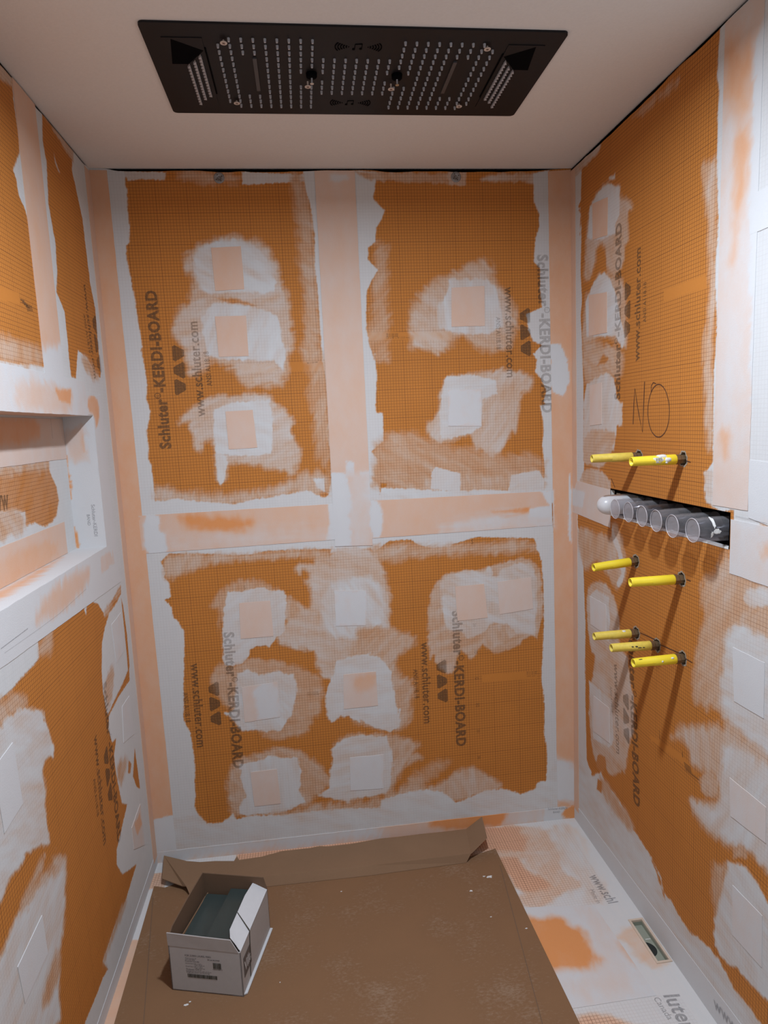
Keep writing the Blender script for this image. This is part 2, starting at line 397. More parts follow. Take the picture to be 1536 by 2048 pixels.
op(B, F_, .95, 5, 2.5, "B1: 1270,60 1285,170 1310,260 1335,420 1335,600 1355,760 1362,900 1378,1138 B2: 1150,60 1165,140 1185,300 1190,400 1170,460 1195,560 1198,650 1200,740 1185,830 1240,830 1240,0 B1: 1400,60")
op(B, F_, .4, 25, 10, "B2: 1050,0 1165,0 1190,400 1200,700 1120,640 1110,500 1080,250")
op(B, F_, .62, 22, 12, "B1: 575,560 640,500 720,450 830,430 960,445 1060,490 1110,560 1150,680 1180,780 1200,900 1215,1090 B2: 950,20 945,140 915,165 920,210 800,205 720,205 650,140 610,80 530,60 500,90 400,150 385,60 B1: 580,1040 510,965 545,900 560,840 620,790 645,700 640,650 600,640 590,600")
op(B, F_, .88, 14, 8, "B1: 640,560 690,480 830,445 1000,480 1070,560 1110,680 1100,760 900,750 700,765 660,660")
op(B, F_, .12, 12, 5, "B1: 770,785 880,785 1000,830 960,825 840,812")
op(B, F_, .9, 10, 6, "B1: 690,900 750,812 900,820 1040,850 1120,890 1150,1000 1165,1100 B2: 940,60 930,120 880,60 700,60 560,50 500,30 B1: 700,1000")
op(B, F_, .65, 16, 9, "B2: 325,440 360,370 430,310 530,265 700,255 850,250 880,300 960,370 995,405 960,430 990,500 1035,555 1020,620 985,725 940,700 870,680 700,650 610,640 605,700 590,745 570,770 545,700 535,520 470,520 460,578 430,580 410,470 390,440 410,400 360,415")
op(B, F_, .93, 7, 5, "B2: 535,335 640,300 850,282 870,400 860,590 780,600 620,600 545,592 533,450")
op(B, F_, .9, 6, 6, "B2: 545,590 610,600 605,700 590,750 570,768 548,740")
op(B, F_, .55, 28, 10, "B2: 200,765 350,800 550,825 800,805 900,775 1000,720 1100,690 1200,700 1190,830 1060,820 900,830 640,890 400,880 200,860")
op(B, F_, .92, 8, 4, "B2: 1120,790 1100,730 1160,730 1165,800 1190,815")
op(B, F_, .96, 7, 5, "B2: 200,862 330,842 400,855 640,880 760,850 900,830 1070,800 1150,835 1240,820 1240,900 100,960 100,860")
# whites around the mid seam
op(B, F_, .96, 4, 3, "p: 270,1100 B5: 130,95 400,97 600,107 720,100 800,78 1080,66 1270,62 B4: 0,1200 240,1170 260,1192 350,1128 480,1120 520,1150 600,1172 700,1168 720,1150 860,1105 1200,1112 1230,1150 1310,1150 1310,1000 0,1080 p: 270,1040")
op(B, F_, .96, 4, 3, "p: 1098,980 B4: 1220,1060 1215,1120 1230,1180 1245,1241 p: 1112,1100")
# --- back wall, upper right board
op(B, F_, .35, 25, 8, "B3: 275,480 340,500 345,1182 220,1182")
op(B, F_, .95, 5, 2.5, "B3: 140,60 275,70 270,130 255,230 325,300 300,360 272,400 270,480 225,520 225,590 285,650 240,720 218,780 215,900 215,1000 230,1080 262,1182 B4: 265,20 278,150 270,300 B4: 272,370 313,372 316,540 245,600 290,650 290,780 300,885 B4: 200,900 150,0")
op(B, F_, .45, 12, 8, "B3: 140,68 700,82 700,110 690,140 450,130 250,118")
op(B, F_, .6, 6, 6, "B3: 690,66 800,68 800,150 700,152")
op(B, F_, .62, 14, 8, "B3: 880,110 960,80 1100,75 1380,80 1385,120 1300,128 900,130")
op(B, F_, .95, 5, 2.5, "B3: 1200,80 1205,250 1235,320 1235,400 1215,460 1203,600 1240,640 1240,760 1252,870 1160,910 1170,1000 1200,1070 1250,1095 1210,1140 B4: 1200,20 1222,60 1212,130 1245,170 1278,240 1262,300 1275,320 1240,330 1255,400 1262,480 1255,560 1268,700 1262,800 1240,830 p: 1108,1010 1098,340")
op(B, F_, .6, 24, 10, "B3: 465,1000 480,880 540,780 620,710 700,680 860,600 930,590 975,650 945,690 1000,740 1080,850 1105,950 1085,1060 1010,1140 900,1120 830,1080 780,1020 740,1060 720,1110 640,1135 560,1100 470,1112 490,1050")
op(B, F_, .88, 12, 8, "B3: 690,780 700,705 900,700 975,740 1000,850 1025,980 930,1030 800,1030 720,1010 640,1000 640,860")
op(B, F_, .62, 16, 9, "B4: 565,440 620,400 650,330 650,250 690,160 860,135 1000,110 1150,125 1215,180 1190,230 1120,270 1110,400 1100,490 1060,480 1020,600 950,662 910,600 850,580 840,500 750,510 660,560 590,520")
op(B, F_, .92, 8, 6, "B4: 665,200 690,152 850,150 980,180 990,260 900,290 890,450 830,495 720,520 655,525 650,380")
op(B, F_, .42, 30, 12, "B4: 260,560 350,490 530,495 600,550 850,600 1000,625 1265,615 1265,840 250,890")
op(B, F_, .55, 25, 12, "B4: 420,830 600,770 770,735 1060,750 1240,700 1265,840 420,850")
op(B, F_, .9, 4, 3, "B4: 597,820 602,720 622,690 690,708 772,728 770,840")
op(B, F_, .85, 5, 3, "B4: 1050,835 1072,740 1150,722 1235,712 1265,760 1265,840")
op(B, F_, .93, 7, 5, "B4: 290,880 300,812 450,820 600,828 760,835 900,826 1090,832 1250,828 1320,830 1320,900 200,940 200,880")
op(B, F_, 0, 5, 3, "B4: 298,785 335,790 330,812 300,814")
# --- back wall, lower board
op(B, F_, .5, 20, 8, "B5: 90,170 130,90 600,105 1080,66 1290,70 1250,130 1000,122 700,140 500,155 300,200 180,270 110,280")
op(B, F_, .5, 25, 10, "B6: 0,160 100,70 260,20 640,40 1190,0 1215,70 900,80 500,100 300,130")
op(B, F_, .66, 16, 10, "B5: 1280,50 1270,110 1160,130 1140,170 1020,170 1030,240 1070,190 1120,250 1070,290 1125,310 1130,400 1110,490 1060,450 950,380 950,560 890,650 880,700 1000,750 1150,780 1160,890 1240,980 1400,1000 1600,900 1700,500 1600,60")
op(B, F_, .88, 18, 10, "B5: 1200,480 1240,330 1300,270 1536,240 B6: 150,260 215,330 235,500 265,600 120,640 0,640 B5: 1300,680 1220,640 1200,560")
op(B, F_, .45, 18, 10, "B5: 430,450 520,330 600,280 750,285 900,350 960,400 1090,520 950,560 600,700 520,880 500,600 480,480 430,470")
op(B, F_, .87, 6, 5, "B5: 545,362 640,360 740,335 800,330 830,352 930,350 955,390 945,500 940,640 870,690 835,755 800,735 740,745 700,770 690,810 640,860 590,880 515,880 505,700 515,500")
op(B, F_, .42, 18, 10, "B5: 420,970 480,870 600,880 700,835 900,850 1050,890 1190,960 1210,1050 1180,1257 B7: 1100,100 1040,220 980,245 900,250 810,275 720,210 560,100 B5: 480,1100")
op(B, F_, .9, 10, 7, "B5: 610,930 680,905 760,935 900,915 1000,940 1030,1000 1020,1080 1000,1180 B7: 960,60 900,170 870,212 680,200 610,212 565,150 500,90 B5: 590,1180 600,1000")
op(B, F_, .0, 8, 5, "B5: 695,820 705,770 780,740 850,745 900,745 1060,790 1145,775 1150,890 1040,850 860,830")
op(B, F_, .5, 20, 10, "B6: 0,560 250,560 400,600 430,660 370,700 290,760 310,870 370,890 415,900 380,1180 B8: 385,90 340,180 260,200 100,160 0,150")
op(B, F_, .92, 8, 7, "B5: 1230,1060 1270,960 1300,850 1400,810 1536,790 B6: 120,730 220,775 262,850 290,1000 305,1130 B8: 320,60 320,170 260,205 160,180 60,120 B7: 1400,150 1330,112 1270,115 1205,158 1190,100 1170,40")
op(B, F_, .5, 18, 9, "B7: 510,560 550,420 620,385 800,330 950,325 1080,390 1190,490 1200,560 1180,610 1110,640 1060,700 640,780 560,770 530,680")
op(B, F_, .92, 7, 6, "B7: 600,430 765,400 780,368 870,385 985,385 1012,480 1000,600 1035,680 900,750 640,775 600,760 600,710 640,640 610,550")
op(B, F_, .5, 18, 8, "B7: 1210,320 1280,250 1400,222 1536,230 B8: 220,210 380,250 440,275 455,300 385,345 440,340 460,370 420,385 340,440 310,500 260,600 0,640 B7: 1340,700")
op(B, F_, .88, 10, 7, "B7: 1120,640 1195,590 1200,460 1222,400 1210,330 1290,260 1400,230 1536,245 B8: 230,230 275,330 262,540 225,600 0,640 B7: 1330,690 1220,660")
op(B, F_, .35, 25, 10, "B8: 330,520 500,430 600,370 660,400 500,530 400,590")
op(B, F_, .6, 18, 10, "B8: 470,580 620,500 760,420 830,450 960,530 960,575 860,590 740,640 690,650 600,620")
op(B, F_, .5, 28, 12, "B7: 640,800 900,740 1080,710 1300,680 1536,680 B8: 300,560 500,540 650,640 0,760 B7: 700,860")
op(B, F_, .5, 14, 8, "B6: 500,700 500,400 560,240 700,200 860,195 1060,110 1170,130 1225,200 1240,480 1212,660 1160,600 1100,650 1060,690 920,735 860,670 830,690 790,770 740,730 700,700 665,850 610,850 550,790 535,720 515,785")
op(B, F_, .82, 14, 9, "B6: 580,235 780,200 870,205 882,175 915,178 910,250 1000,170 1130,140 1175,165 1200,300 1190,620 1150,600 1080,600 980,530 900,540 850,600 760,640 700,560 620,600 590,400")
op(B, F_, .55, 10, 6, "B6: 900,545 1000,535 1060,600 900,700 840,650")
op(B, F_, .95, 5, 3, "B6: 1190,0 1195,60 1222,90 1228,200 1238,300 1240,480 1238,600 1230,760 1225,900 1240,1000 1245,1100 1243,1216 B8: 1240,220 1258,300 1262,400 1255,520 p: 1120,1600 1120,1060")
op(B, F_, .0, 4, 2, "B6: 1222,520 1238,485 1240,560 1225,700 1205,760 1200,620")
op(B, F_, .94, 8, 5, "p: 300,1640 B7: 320,765 350,790 380,822 470,822 520,790 555,758 580,792 700,775 900,770 1100,742 1300,725 1536,720 B8: 200,640 330,600 480,572 600,590 680,655 740,635 860,582 960,570 1020,575 1090,605 1180,570 1200,525 1255,515 1340,300 1430,460 1450,700 1450,800 0,920 p: 300,1760")
# membrane tone
O_ = 'o'
op(B, O_, .97, 8, 5, "B2: 1180,700 1290,702 1330,900 1322,1120 1200,1120")
op(B, O_, .85, 10, 5, "B2: 1365,690 1430,690 1440,862 1370,850")
op(B, O_, .85, 10, 5, "B2: 1285,630 1330,640 1332,720 1290,725")
op(B, O_, .68, 30, 10, "B2: 1290,720 1420,700 1440,1115 1320,1115")
op(B, O_, -.05, 30, 8, "B2: 330,935 500,950 740,955 775,990 700,1040 450,1025 380,1000")
op(B, O_, .97, 14, 5, "B2: 132,935 215,935 225,970 215,1010 260,1060 275,1170 140,1170")
op(B, O_, .9, 14, 5, "B2: 1190,880 1240,870 1240,1085 1160,1085 1200,1000")
op(B, O_, .62, 60, 5, "B2: 280,1060 1200,1020 1200,1090 280,1150")
op(B, O_, .95, 14, 5, "B4: 240,885 285,890 315,960 310,1040 295,1105 240,1110")
op(B, O_, .95, 10, 5, "B4: 1240,830 1320,830 1320,1045 1230,1045 1170,990 1180,940 1300,920")
op(B, O_, -.05, 12, 4, "B4: 950,952 1180,930 1175,950 1150,972 1000,990")
op(B, O_, .75, 40, 5, "B4: 650,1040 900,960 1300,975 1310,1050 650,1085")
op(B, O_, .97, 8, 4, "B4: 1310,0 1370,0 1405,90 1412,190 1380,272 1320,245 1300,200")
op(B, O_, .95, 8, 4, "B3: 1300,1090 1360,1090 1400,1182 1300,1182")
op(B, O_, .98, 3, 1, "B4: 1412,710 1425,820 1425,1150 1408,1100 1410,900")
op(B, O_, .75, 10, 6, "B3: 0,85 100,85 120,110 60,130 0,125")
op(B, O_, .97, 40, 10, "B8: 1280,350 1450,420 1450,640 1290,640")
op(B, O_, .97, 8, 5, "B7: -40,830 50,790 160,765 330,765 330,1000 -40,1000")
op(B, O_, .85, 50, 8, "B7: 20,985 1540,815 1540,920 40,1090")
op(B, O_, .9, 8, 5, "B8: 1240,690 1380,680 1350,730 1370,780 1240,790")
op(B, O_, -.1, 26, 8, "B8: 540,735 700,715 1030,690 1000,790 900,810 500,830")
op(B, O_, .72, 20, 8, "B8: 1010,690 1240,685 1240,780 990,790")
op(B, O_, -.1, 8, 4, "B8: 1390,690 1440,670 1440,765 1380,750 1355,725")
op(FLOOR, 'f', .25, 6, 4, "m: -.01,.375 .06,.375 .06,1.5 -.01,1.5"); op(FLOOR, 'f', .3, 8, 5, "m: -.01,.06 .05,.06 .05,.14 -.01,.14"); op(FLOOR, 'g', 0, 1.5, 0, "m: -.01,.14 .1,.14 .1,1.5 -.01,1.5")
for s_ in ("B4: 697,232 895,232 895,450 697,450", "B5: 1285,345 1515,345 1510,600 1290,600", "B7: 1330,375 1536,355 1536,600 1330,610", "B8: 0,350 220,350 220,570 0,575", "B5: 700,1020 900,990 910,1250 B7: 860,120 720,140 B5: 760,1200"):
    op(B, O_, .85, 18, 6, s_)
op(B, O_, .62, 14, 6, "B6: 940,240 1180,235 1180,450 940,480")
op(B, O_, .62, 18, 6, "B5: 1340,930 1700,900 1700,1200 1340,1200")
op(B, O_, .36, 24, 6, "B6: 20,870 160,850 150,940 80,985 30,960")
op(B, 'g', 0, 1.5, 0, "B3: 222,1015 720,1015 722,1063 222,1066")
op(B, 'g', 0, 1.5, 0, "B2: 680,78 880,78 885,128 685,128")
op(B, 'g', 0, 1.5, 0, "B2: 950,68 1165,62 1165,118 955,122")
op(B, 'g', 0, 1.5, 0, "B6: 843,862 1195,838 1195,890 848,908")
# --- left wall (white thinset first, bare board where it was not reached)
L = LEFT
op(L, F_, 0, 4, 3, "L1: -900,-300 -100,0 30,60 75,130 75,230 90,370 115,520 120,640 80,745 100,800 115,900 160,1000 190,1150 205,1350 235,1450 245,1620 270,1780 277,1970 220,1950 120,1950 20,1930 -100,1900 -900,1700")
op(L, F_, .45, 25, 8, "L1: -300,1730 0,1770 200,1840 270,1850 275,1965 120,1945 -300,1880")
op(L, F_, .6, 10, 6, "L1: -60,20 75,130 75,230 20,200 -60,130")
op(L, F_, 0, 4, 3, "L1: 262,380 430,580 452,640 445,740 480,900 512,1050 535,1250 560,1450 590,1600 605,1800 625,2000 L2: 735,205 690,160 640,60 580,10 L2: 570,0 562,100 555,210 520,190 500,0 L1: 425,1850 400,1620 350,1500 355,1380 345,1200 300,950 290,700 265,560")
op(L, F_, .45, 12, 8, "L1: 240,340 460,610 455,700 380,580 280,420")
op(L, F_, .9, 6, 3, "L1: 335,640 350,700 372,760 362,755 340,700")
op(L, F_, .55, 20, 6, "L2: 600,40 650,60 700,150 730,200 700,240 600,100")
op(L, F_, 0, 5, 3, "L3: 325,465 370,472 440,430 480,390 540,382 570,320 640,300 700,200 735,190 765,322 785,120 810,118 830,200 870,212 920,290 930,332 960,250 1000,180 1075,50 1078,120 1040,200 970,300 935,420 908,560 905,800 918,1000 950,1180 960,1200 1050,1010 1090,930 1150,780 1155,890 1050,1050 970,1210 965,1330 1000,1450 1035,1410 1015,1560 1030,1700 1060,1860 1085,1990 1140,2000 L4: 1112,130 1085,250 1050,400 1022,520 1020,650 1070,740 1130,700 1195,650 1150,800 1090,1000 1000,1200 940,1380 900,1500 945,1570 900,1645 860,1760 800,1900 740,2048 680,2300 -900,3400 -900,1900 L3: -900,1700 -200,1230 0,1070 100,980 200,860 300,760 350,690 345,600")
op(L, F_, .5, 20, 8, "L3: 330,600 420,440 480,400 470,640 360,700 340,680")
op(L, F_, .5, 16, 8, "L3: 920,300 1000,190 1070,60 1075,110 1000,220 950,320")
op(L, F_, .5, 22, 10, "L3: -700,1250 0,1090 150,1010 260,1090 180,1150 0,1330 -700,1800")
op(L, F_, .9, 14, 9, "L3: -900,1650 0,1320 60,1240 200,1150 260,1130 330,1165 385,1160 410,1280 470,1430 482,1620 440,1560 400,1600 385,1680 390,1760 415,1880 405,2048 L4: 400,60 405,200 438,400 440,495 330,490 200,590 190,660 120,720 60,830 0,1000 -500,1500 -1200,2300")
op(L, F_, .92, 18, 9, "L4: 570,570 582,690 570,900 575,1100 550,1250 520,1440 522,1700 522,2100 -100,2900 -700,2600 -300,2000 0,1490 130,1150 240,950 400,740 500,620")
op(L, F_, .45, 22, 10, "L4: 480,1460 515,1440 520,1700 350,1990 400,1700")
op(L, F_, .55, 18, 8, "L4: 350,600 400,600 330,770 230,940 170,1020 290,760")
op(L, F_, .5, 26, 10, "L4: 440,620 560,560 575,680 400,800 230,1000 200,990")
op(L, F_, .5, 20, 8, "L4: 1100,950 1000,1200 940,1380 900,1500 940,1560 920,1500 1010,1240 1120,980")
op(L, F_, 0, 3, 1.5, "L3: 1080,165 1095,220 1130,480 1155,770 1140,800 1120,560")
op(L, F_, 0, 3, 2, "L3: 1200,1500 1225,1680 1248,1860 1215,1840 1185,1750")
op(L, F_, .1, 6, 3, "L3: 1145,1600 1170,1640 1160,1720 1140,1720")
op(L, F_, .55, 18, 8, "L3: 940,860 1010,740 1020,900 990,1080 960,1180 930,1020")
op(L, F_, .5, 20, 8, "L3: 1040,1640 1140,1560 1130,1700 1100,1800 1050,1800")
op(L, O_, .9, 25, 8, "L2: 300,-20 520,-20 540,300 300,300")
op(L, O_, .55, 30, 8, "L2: 95,200 520,280 520,470 350,470 130,430")
op(L, O_, .12, 10, 5, "L2: 400,285 520,285 510,390 430,375")
op(L, O_, .25, 14, 5, "L2: 640,340 700,335 730,450 700,600 690,480 640,440")
op(L, O_, .45, 30, 8, "L2: 260,1990 280,1850 400,1720 650,1570 655,1650 600,1800 420,1930 270,2010")
op(L, O_, .65, 14, 5, "L2: 730,1520 800,1470 830,1560 740,1640")
op(L, O_, .3, 10, 5, "L4: 1220,200 1240,300 1200,400 1170,300")
# niche back panel
NI = NICHE
op(NI, F_, .12, 7, 5, "L2: -900,1000 0,880 120,850 240,835 350,785 360,870 380,930 412,1000 430,1100 410,1220 370,1265 330,1295 260,1265 190,1285 185,1180 120,1175 0,1190 -900,1330")
op(NI, F_, .5, 20, 8, "L2: -900,940 0,870 250,830 352,790 370,880 200,880 0,930 -900,1060")
op(NI, F_, .55, 18, 9, "L2: -900,1330 0,1180 180,1170 190,1290 150,1365 60,1340 0,1400 -900,1700")
op(NI, O_, .25, 20, 6, "L2: -900,400 0,485 300,505 280,680 0,700 -900,760")
op(NI, O_, .33, 20, 6, "L2: -900,1900 0,1530 410,1362 425,1530 0,1760 -900,2300")
# --- right wall
R = RIGHT
op(R, F_, .95, 4, 2.5, "p: 1141,330 R1: 90,1315 88,1400 85,1550 65,1600 82,1640 85,1700 75,1850 R2: 75,330 60,355 78,380 80,500 75,800 85,1000 75,1100 85,1300 95,1600 95,2048 R3: 108,100 110,400 115,520 60,540 60,740 100,900 110,1250 120,1500 115,1939 R4: 120,100 120,400 130,850 145,900 170,950 p: 1149,1640 1141,1600")
op(R, F_, .65, 12, 6, "R1: 0,1290 100,1190 220,1090 240,1120 228,1170 160,1250 90,1315 30,1390")
op(R, F_, .4, 16, 8, "R1: 455,930 600,800 720,700 850,590 850,640 720,760 560,880")
op(R, F_, .8, 6, 4, "R1: 300,1380 350,1345 350,1390 310,1400")
op(R, F_, .58, 16, 9, "R2: 95,850 105,700 115,560 125,400 150,300 210,210 270,158 285,185 350,178 352,260 450,300 440,360 410,380 412,540 385,620 385,720 340,790 300,800 260,770 248,640 220,585 190,620 180,700 160,820 120,850")
op(R, F_, .9, 8, 5, "R2: 125,540 140,330 200,225 270,165 350,185 352,380 320,450 320,520 220,560 140,560")
op(R, F_, .55, 20, 9, "R2: 80,1290 105,960 150,930 190,820 250,790 300,830 390,850 400,1280 385,1320 330,1300 280,1250 240,1240 150,1290 110,1300")
op(R, F_, .9, 8, 6, "R2: 130,960 160,880 200,820 245,790 290,860 330,950 350,1100 390,1240 370,1330 320,1240 200,1245 115,1240 110,1000")
op(R, F_, .45, 20, 9, "R2: 90,1260 380,1330 372,1480 350,1540 280,1520 200,1560 110,1590 90,1500")
op(R, F_, 0.05, 12, 6, "R2: 190,1455 235,1370 272,1400 240,1440")
op(R, F_, .78, 10, 7, "R2: 95,1700 120,1580 250,1500 310,1540 330,1690 370,1720 365,1880 345,1890 330,1870 310,2048 95,2048")
op(R, F_, .5, 14, 8, "R3: 105,0 350,0 345,90 310,200 255,300 105,300")
op(R, F_, .05, 10, 6, "R3: 110,260 200,285 250,330 200,330 110,310")
op(R, F_, .55, 10, 6, "R3: 60,440 105,310 180,300 250,320 315,400 315,530 180,500")
op(R, F_, .5, 20, 9, "R2: 920,60 960,0 1040,0 1045,300 1030,700 1035,1100 1000,1300 1015,1700 1015,2048 962,2048 960,1700 930,1500 945,1300 980,1050 975,600 955,200")
op(R, F_, .97, 4, 2.5, "R1: 1175,150 1150,400 1142,600 1155,700 1145,900 1140,1250 1145,1600 1140,1939 R2: 1048,350 1042,500 1025,760 1030,1000 1038,1100 1030,1300 1015,1500 1010,2048 R3: 1105,0 1108,250 1050,330 1068,400 1075,480 1100,590 1180,640 1245,620 m: .93,1.345 .93,1.22 1.3,1.0 3.3,1.0 3.3,2.6 .86,2.6")
op(R, F_, .75, 8, 5, "R3: 1105,300 1070,320 1035,330 1045,400 1035,450 1060,560 1110,600")
op(R, F_, .4, 20, 9, "R5: 620,300 627,700 580,700 590,400")
op(R, F_, .5, 18, 9, "R3: 55,745 200,800 320,830 330,700 400,820 430,1000 430,1130 370,1240 310,1170 250,1050 200,1000 150,1060 110,1090 60,900")
op(R, F_, .85, 7, 4, "R3: 320,720 345,800 390,900 430,1080 410,1180 375,1230 360,1190 400,1110 370,950 330,850")
op(R, F_, .6, 14, 8, "R3: 130,1250 180,1170 260,1180 330,1260 370,1400 390,1560 370,1640 445,1780 R4: 450,40 460,200 500,400 500,620 460,720 430,950 400,940 340,980 280,940 270,830 220,810 205,900 160,700 140,400 R3: 200,1770 160,1700 130,1500")
op(R, F_, .85, 8, 5, "R3: 150,1290 200,1230 300,1300 310,1500 300,1640 160,1530")
op(R, F_, .85, 8, 5, "R4: 145,240 200,280 320,390 340,700 310,760 180,690 160,400")
op(R, F_, .08, 6, 4, "R4: 220,810 270,830 280,900 250,960 230,940 200,900")
op(R, F_, .92, 10, 6, "R4: 120,860 170,975 240,950 270,1020 330,1100 400,1200 460,1300 490,1390 600,1560 660,1660 700,1760 740,1939 R6: 10,860 80,1000 90,1090 150,1160 230,1300 290,1390 350,1430 430,1500 500,1590 540,1660 600,1780 700,1910 800,2048 m: 1.6,.05 1.6,-.1 0,-.1 0,.3")
op(R, F_, .5, 20, 8, "R4: 240,960 330,1100 460,1290 500,1390 440,1390 300,1200 220,1070")
op(R, F_, .05, 8, 4, "R4: 215,1000 250,1030 245,1112 205,1080")
op(R, F_, .5, 20, 10, "R5: 345,760 320,830 270,930 205,960 200,1130 225,1190 180,1300 150,1500 135,1680 160,1730 205,1790 290,1765 330,1860 350,1900 440,2048 m: .98,.7 1.3,.7 3.3,.3 3.3,1.3 .92,1.24")
op(R, F_, .9, 18, 9, "R5: 340,1420 370,1300 460,1240 700,1400 700,2300 627,2080 440,1930 330,1800 325,1600")
op(R, F_, .8, 14, 7, "R5: 460,1060 540,1000 700,1010 700,1120 560,1150 470,1100")
op(R, F_, .6, 22, 10, "R4: 790,700 800,650 850,605 1000,600 1200,575 1350,680 1536,850 1900,1050 1900,1939 1536,1700 1400,1560 1330,1520 1250,1540 1130,1450 1040,1390 960,1250 910,1140 1000,1190 1060,1210 1130,1180 1165,1110 1155,1050 1130,990 1010,915 945,890 930,800 900,720 850,680")
op(R, F_, .88, 22, 9, "R6: 510,60 560,30 650,40 780,130 851,200 1000,300 1000,1050 851,960 720,800 600,740 500,690 370,590 270,420 330,450 420,475 480,460 500,400 510,300")
op(R, F_, .5, 14, 6, "R6: 355,290 400,230 440,230 500,310 490,400 420,420 375,380")
op(R, F_, .92, 12, 7, "R6: 560,880 545,960 505,1080 480,1200 465,1300 460,1400 470,1480 510,1560 560,1620 620,1640 700,1740 851,1890 1100,2150 1100,1500 851,1180 790,1060 720,960 690,910 640,890")
op(R, F_, .45, 16, 8, "R6: 440,870 450,1000 440,1150 460,1180 470,1300 520,1050 545,900 500,900")
op(R, F_, .4, 14, 6, "R6: 590,780 680,760 700,850 600,850")
op(R, O_, .72, 60, 10, "R7: 140,300 300,100 300,2100 100,2100 140,1000")
op(R, O_, .2, 50, 10, "R7: 160,180 290,180 280,480 240,520 170,500")
op(R, O_, .25, 30, 10, "R7: 205,560 280,580 275,820 230,940 200,1200 190,1200 200,900")
op(R, O_, .3, 24, 8, "R5: 330,0 390,0 380,150 345,210 330,100")
op(R, O_, .97, 20, 6, "R7: 300,60 290,600 280,1100 285,2048 600,2048 600,0")
op(R, O_, .75, 30, 8, "R5: 370,590 700,600 700,1060 370,960")
op(R, O_, .35, 20, 6, "R5: 580,740 640,740 640,820 585,820")
op(R, O_, .85, 8, 4, "R3: 0,450 120,480 100,600 0,580")
op(R, 'g', 0, 1.5, 0, "R2: 662,915 960,810 965,905 662,998")
op(R, 'g', 0, 1.5, 0, "R4: 620,655 870,810 1010,1000 870,880 625,700")
op(L, 'g', 0, 1.5, 0, "L1: -100,1425 120,1510 125,1580 -100,1530")
# --- floor
FL = FLOOR
op(FL, F_, .08, 18, 8, "F: -1200,150 80,180 250,168 330,190 300,250 290,320 250,340 300,400 380,430 440,480 470,520 400,520 250,510 180,400 -1200,560")
op(FL, F_, .5, 22, 9, "F: 250,168 390,175 440,240 470,300 470,400 590,440 580,490 440,520 420,580 270,590 240,520 440,490 380,430 300,400 270,330 300,250")
op(FL, F_, .78, 18, 9, "F: 390,170 540,150 600,250 740,560 580,575 480,520 600,470 480,400 470,300")
op(FL, F_, .15, 22, 9, "F: 540,1150 700,1125 800,1180 1000,1206 1100,1400 500,1400 400,1200")
op(FL, F_, .55, 18, 9, "F: 0,270 60,300 250,300 400,290 380,330 0,340")
op(FL, O_, -.15, 30, 8, "F: 150,640 310,650 490,640 510,690 580,690 620,800 690,870 640,910 560,912 420,895 200,900")
op(FL, O_, .72, 60, 10, "F: 560,560 700,600 760,800 880,1000 600,1050 480,980 700,880 640,760")
op(FL, O_, .45, 30, 8, "F: 760,740 840,740 930,860 940,890 850,880 800,830")
op(FL, 'g', 0, 3, 0, "m: 1.485,.465 1.56,.44 1.575,-.01 1.64,-.01 1.64,3.0 1.60,3.0 1.57,.83 1.495,.815")
op(FL, 'f', .5, 20, 8, "F: 800,690 850,680 880,690 990,840 1010,880 950,900 860,850 800,760 740,740")
op(FL, O_, .45, 20, 8, "F: 800,700 830,650 880,640 1080,880 1060,930 950,910")
# ------------------------------------------------------------------ the room shell
rr = np.random.RandomState(5)
def gap_top(pl_i, lo, hi, mean):
    def f(us):
        us = np.asarray(us); g = mean*(.35+1.3*fbm(us*9+pl_i*13, us*0+pl_i, 3))
        k = np.clip((us-lo)/.04, 0, 1)*np.clip((hi-us)/.05, 0, 1)
        return H-.0005-g*k
    return f
M_CEIL = simple('ceiling_drywall', (.75, .71, .67), .9, var=.05, scale=160, bump=.0006)
M_FOAM = simple('white_foam_edge', (.66, .64, .60), .8)
M_CAV = simple('dark_stud_bay', (.035, .024, .02), .9, var=.4, scale=12)
M_WHITEWALL = simple('painted_drywall', (.62, .62, .62), .85, var=.04)
# back wall
us = lin(-.002, W+.002, .003); vs = lin(-.03, H, .003)
wb = tag(obj('wall_back', grid_mesh('wall_back', us, vs, BACK, 'f', 0.0, vtop=gap_top(1, .05, W-.03, .0085)), M_BOARD), kind='structure')
# left wall with the niche opening
N_U0, N_U1, N_V0, N_V1 = .222, 1.75, 1.24, 1.646
us = np.concatenate([lin(-.002, 1.4, .0038, (N_U0,)), np.linspace(1.4, DEEP, 60)[1:]]); us[np.argmin(abs(us-N_U1))] = N_U1
vs = lin(-.03, H, .0038, (N_V0, N_V1))
wl = tag(obj('wall_left', grid_mesh('wall_left', us, vs, LEFT, 'f', 1.0, keep=lambda u, v: ~((u > N_U0) & (u < N_U1) & (v > N_V0) & (v < N_V1)), vtop=gap_top(2, .02, 1.5, .006)), M_BOARD), kind='structure')
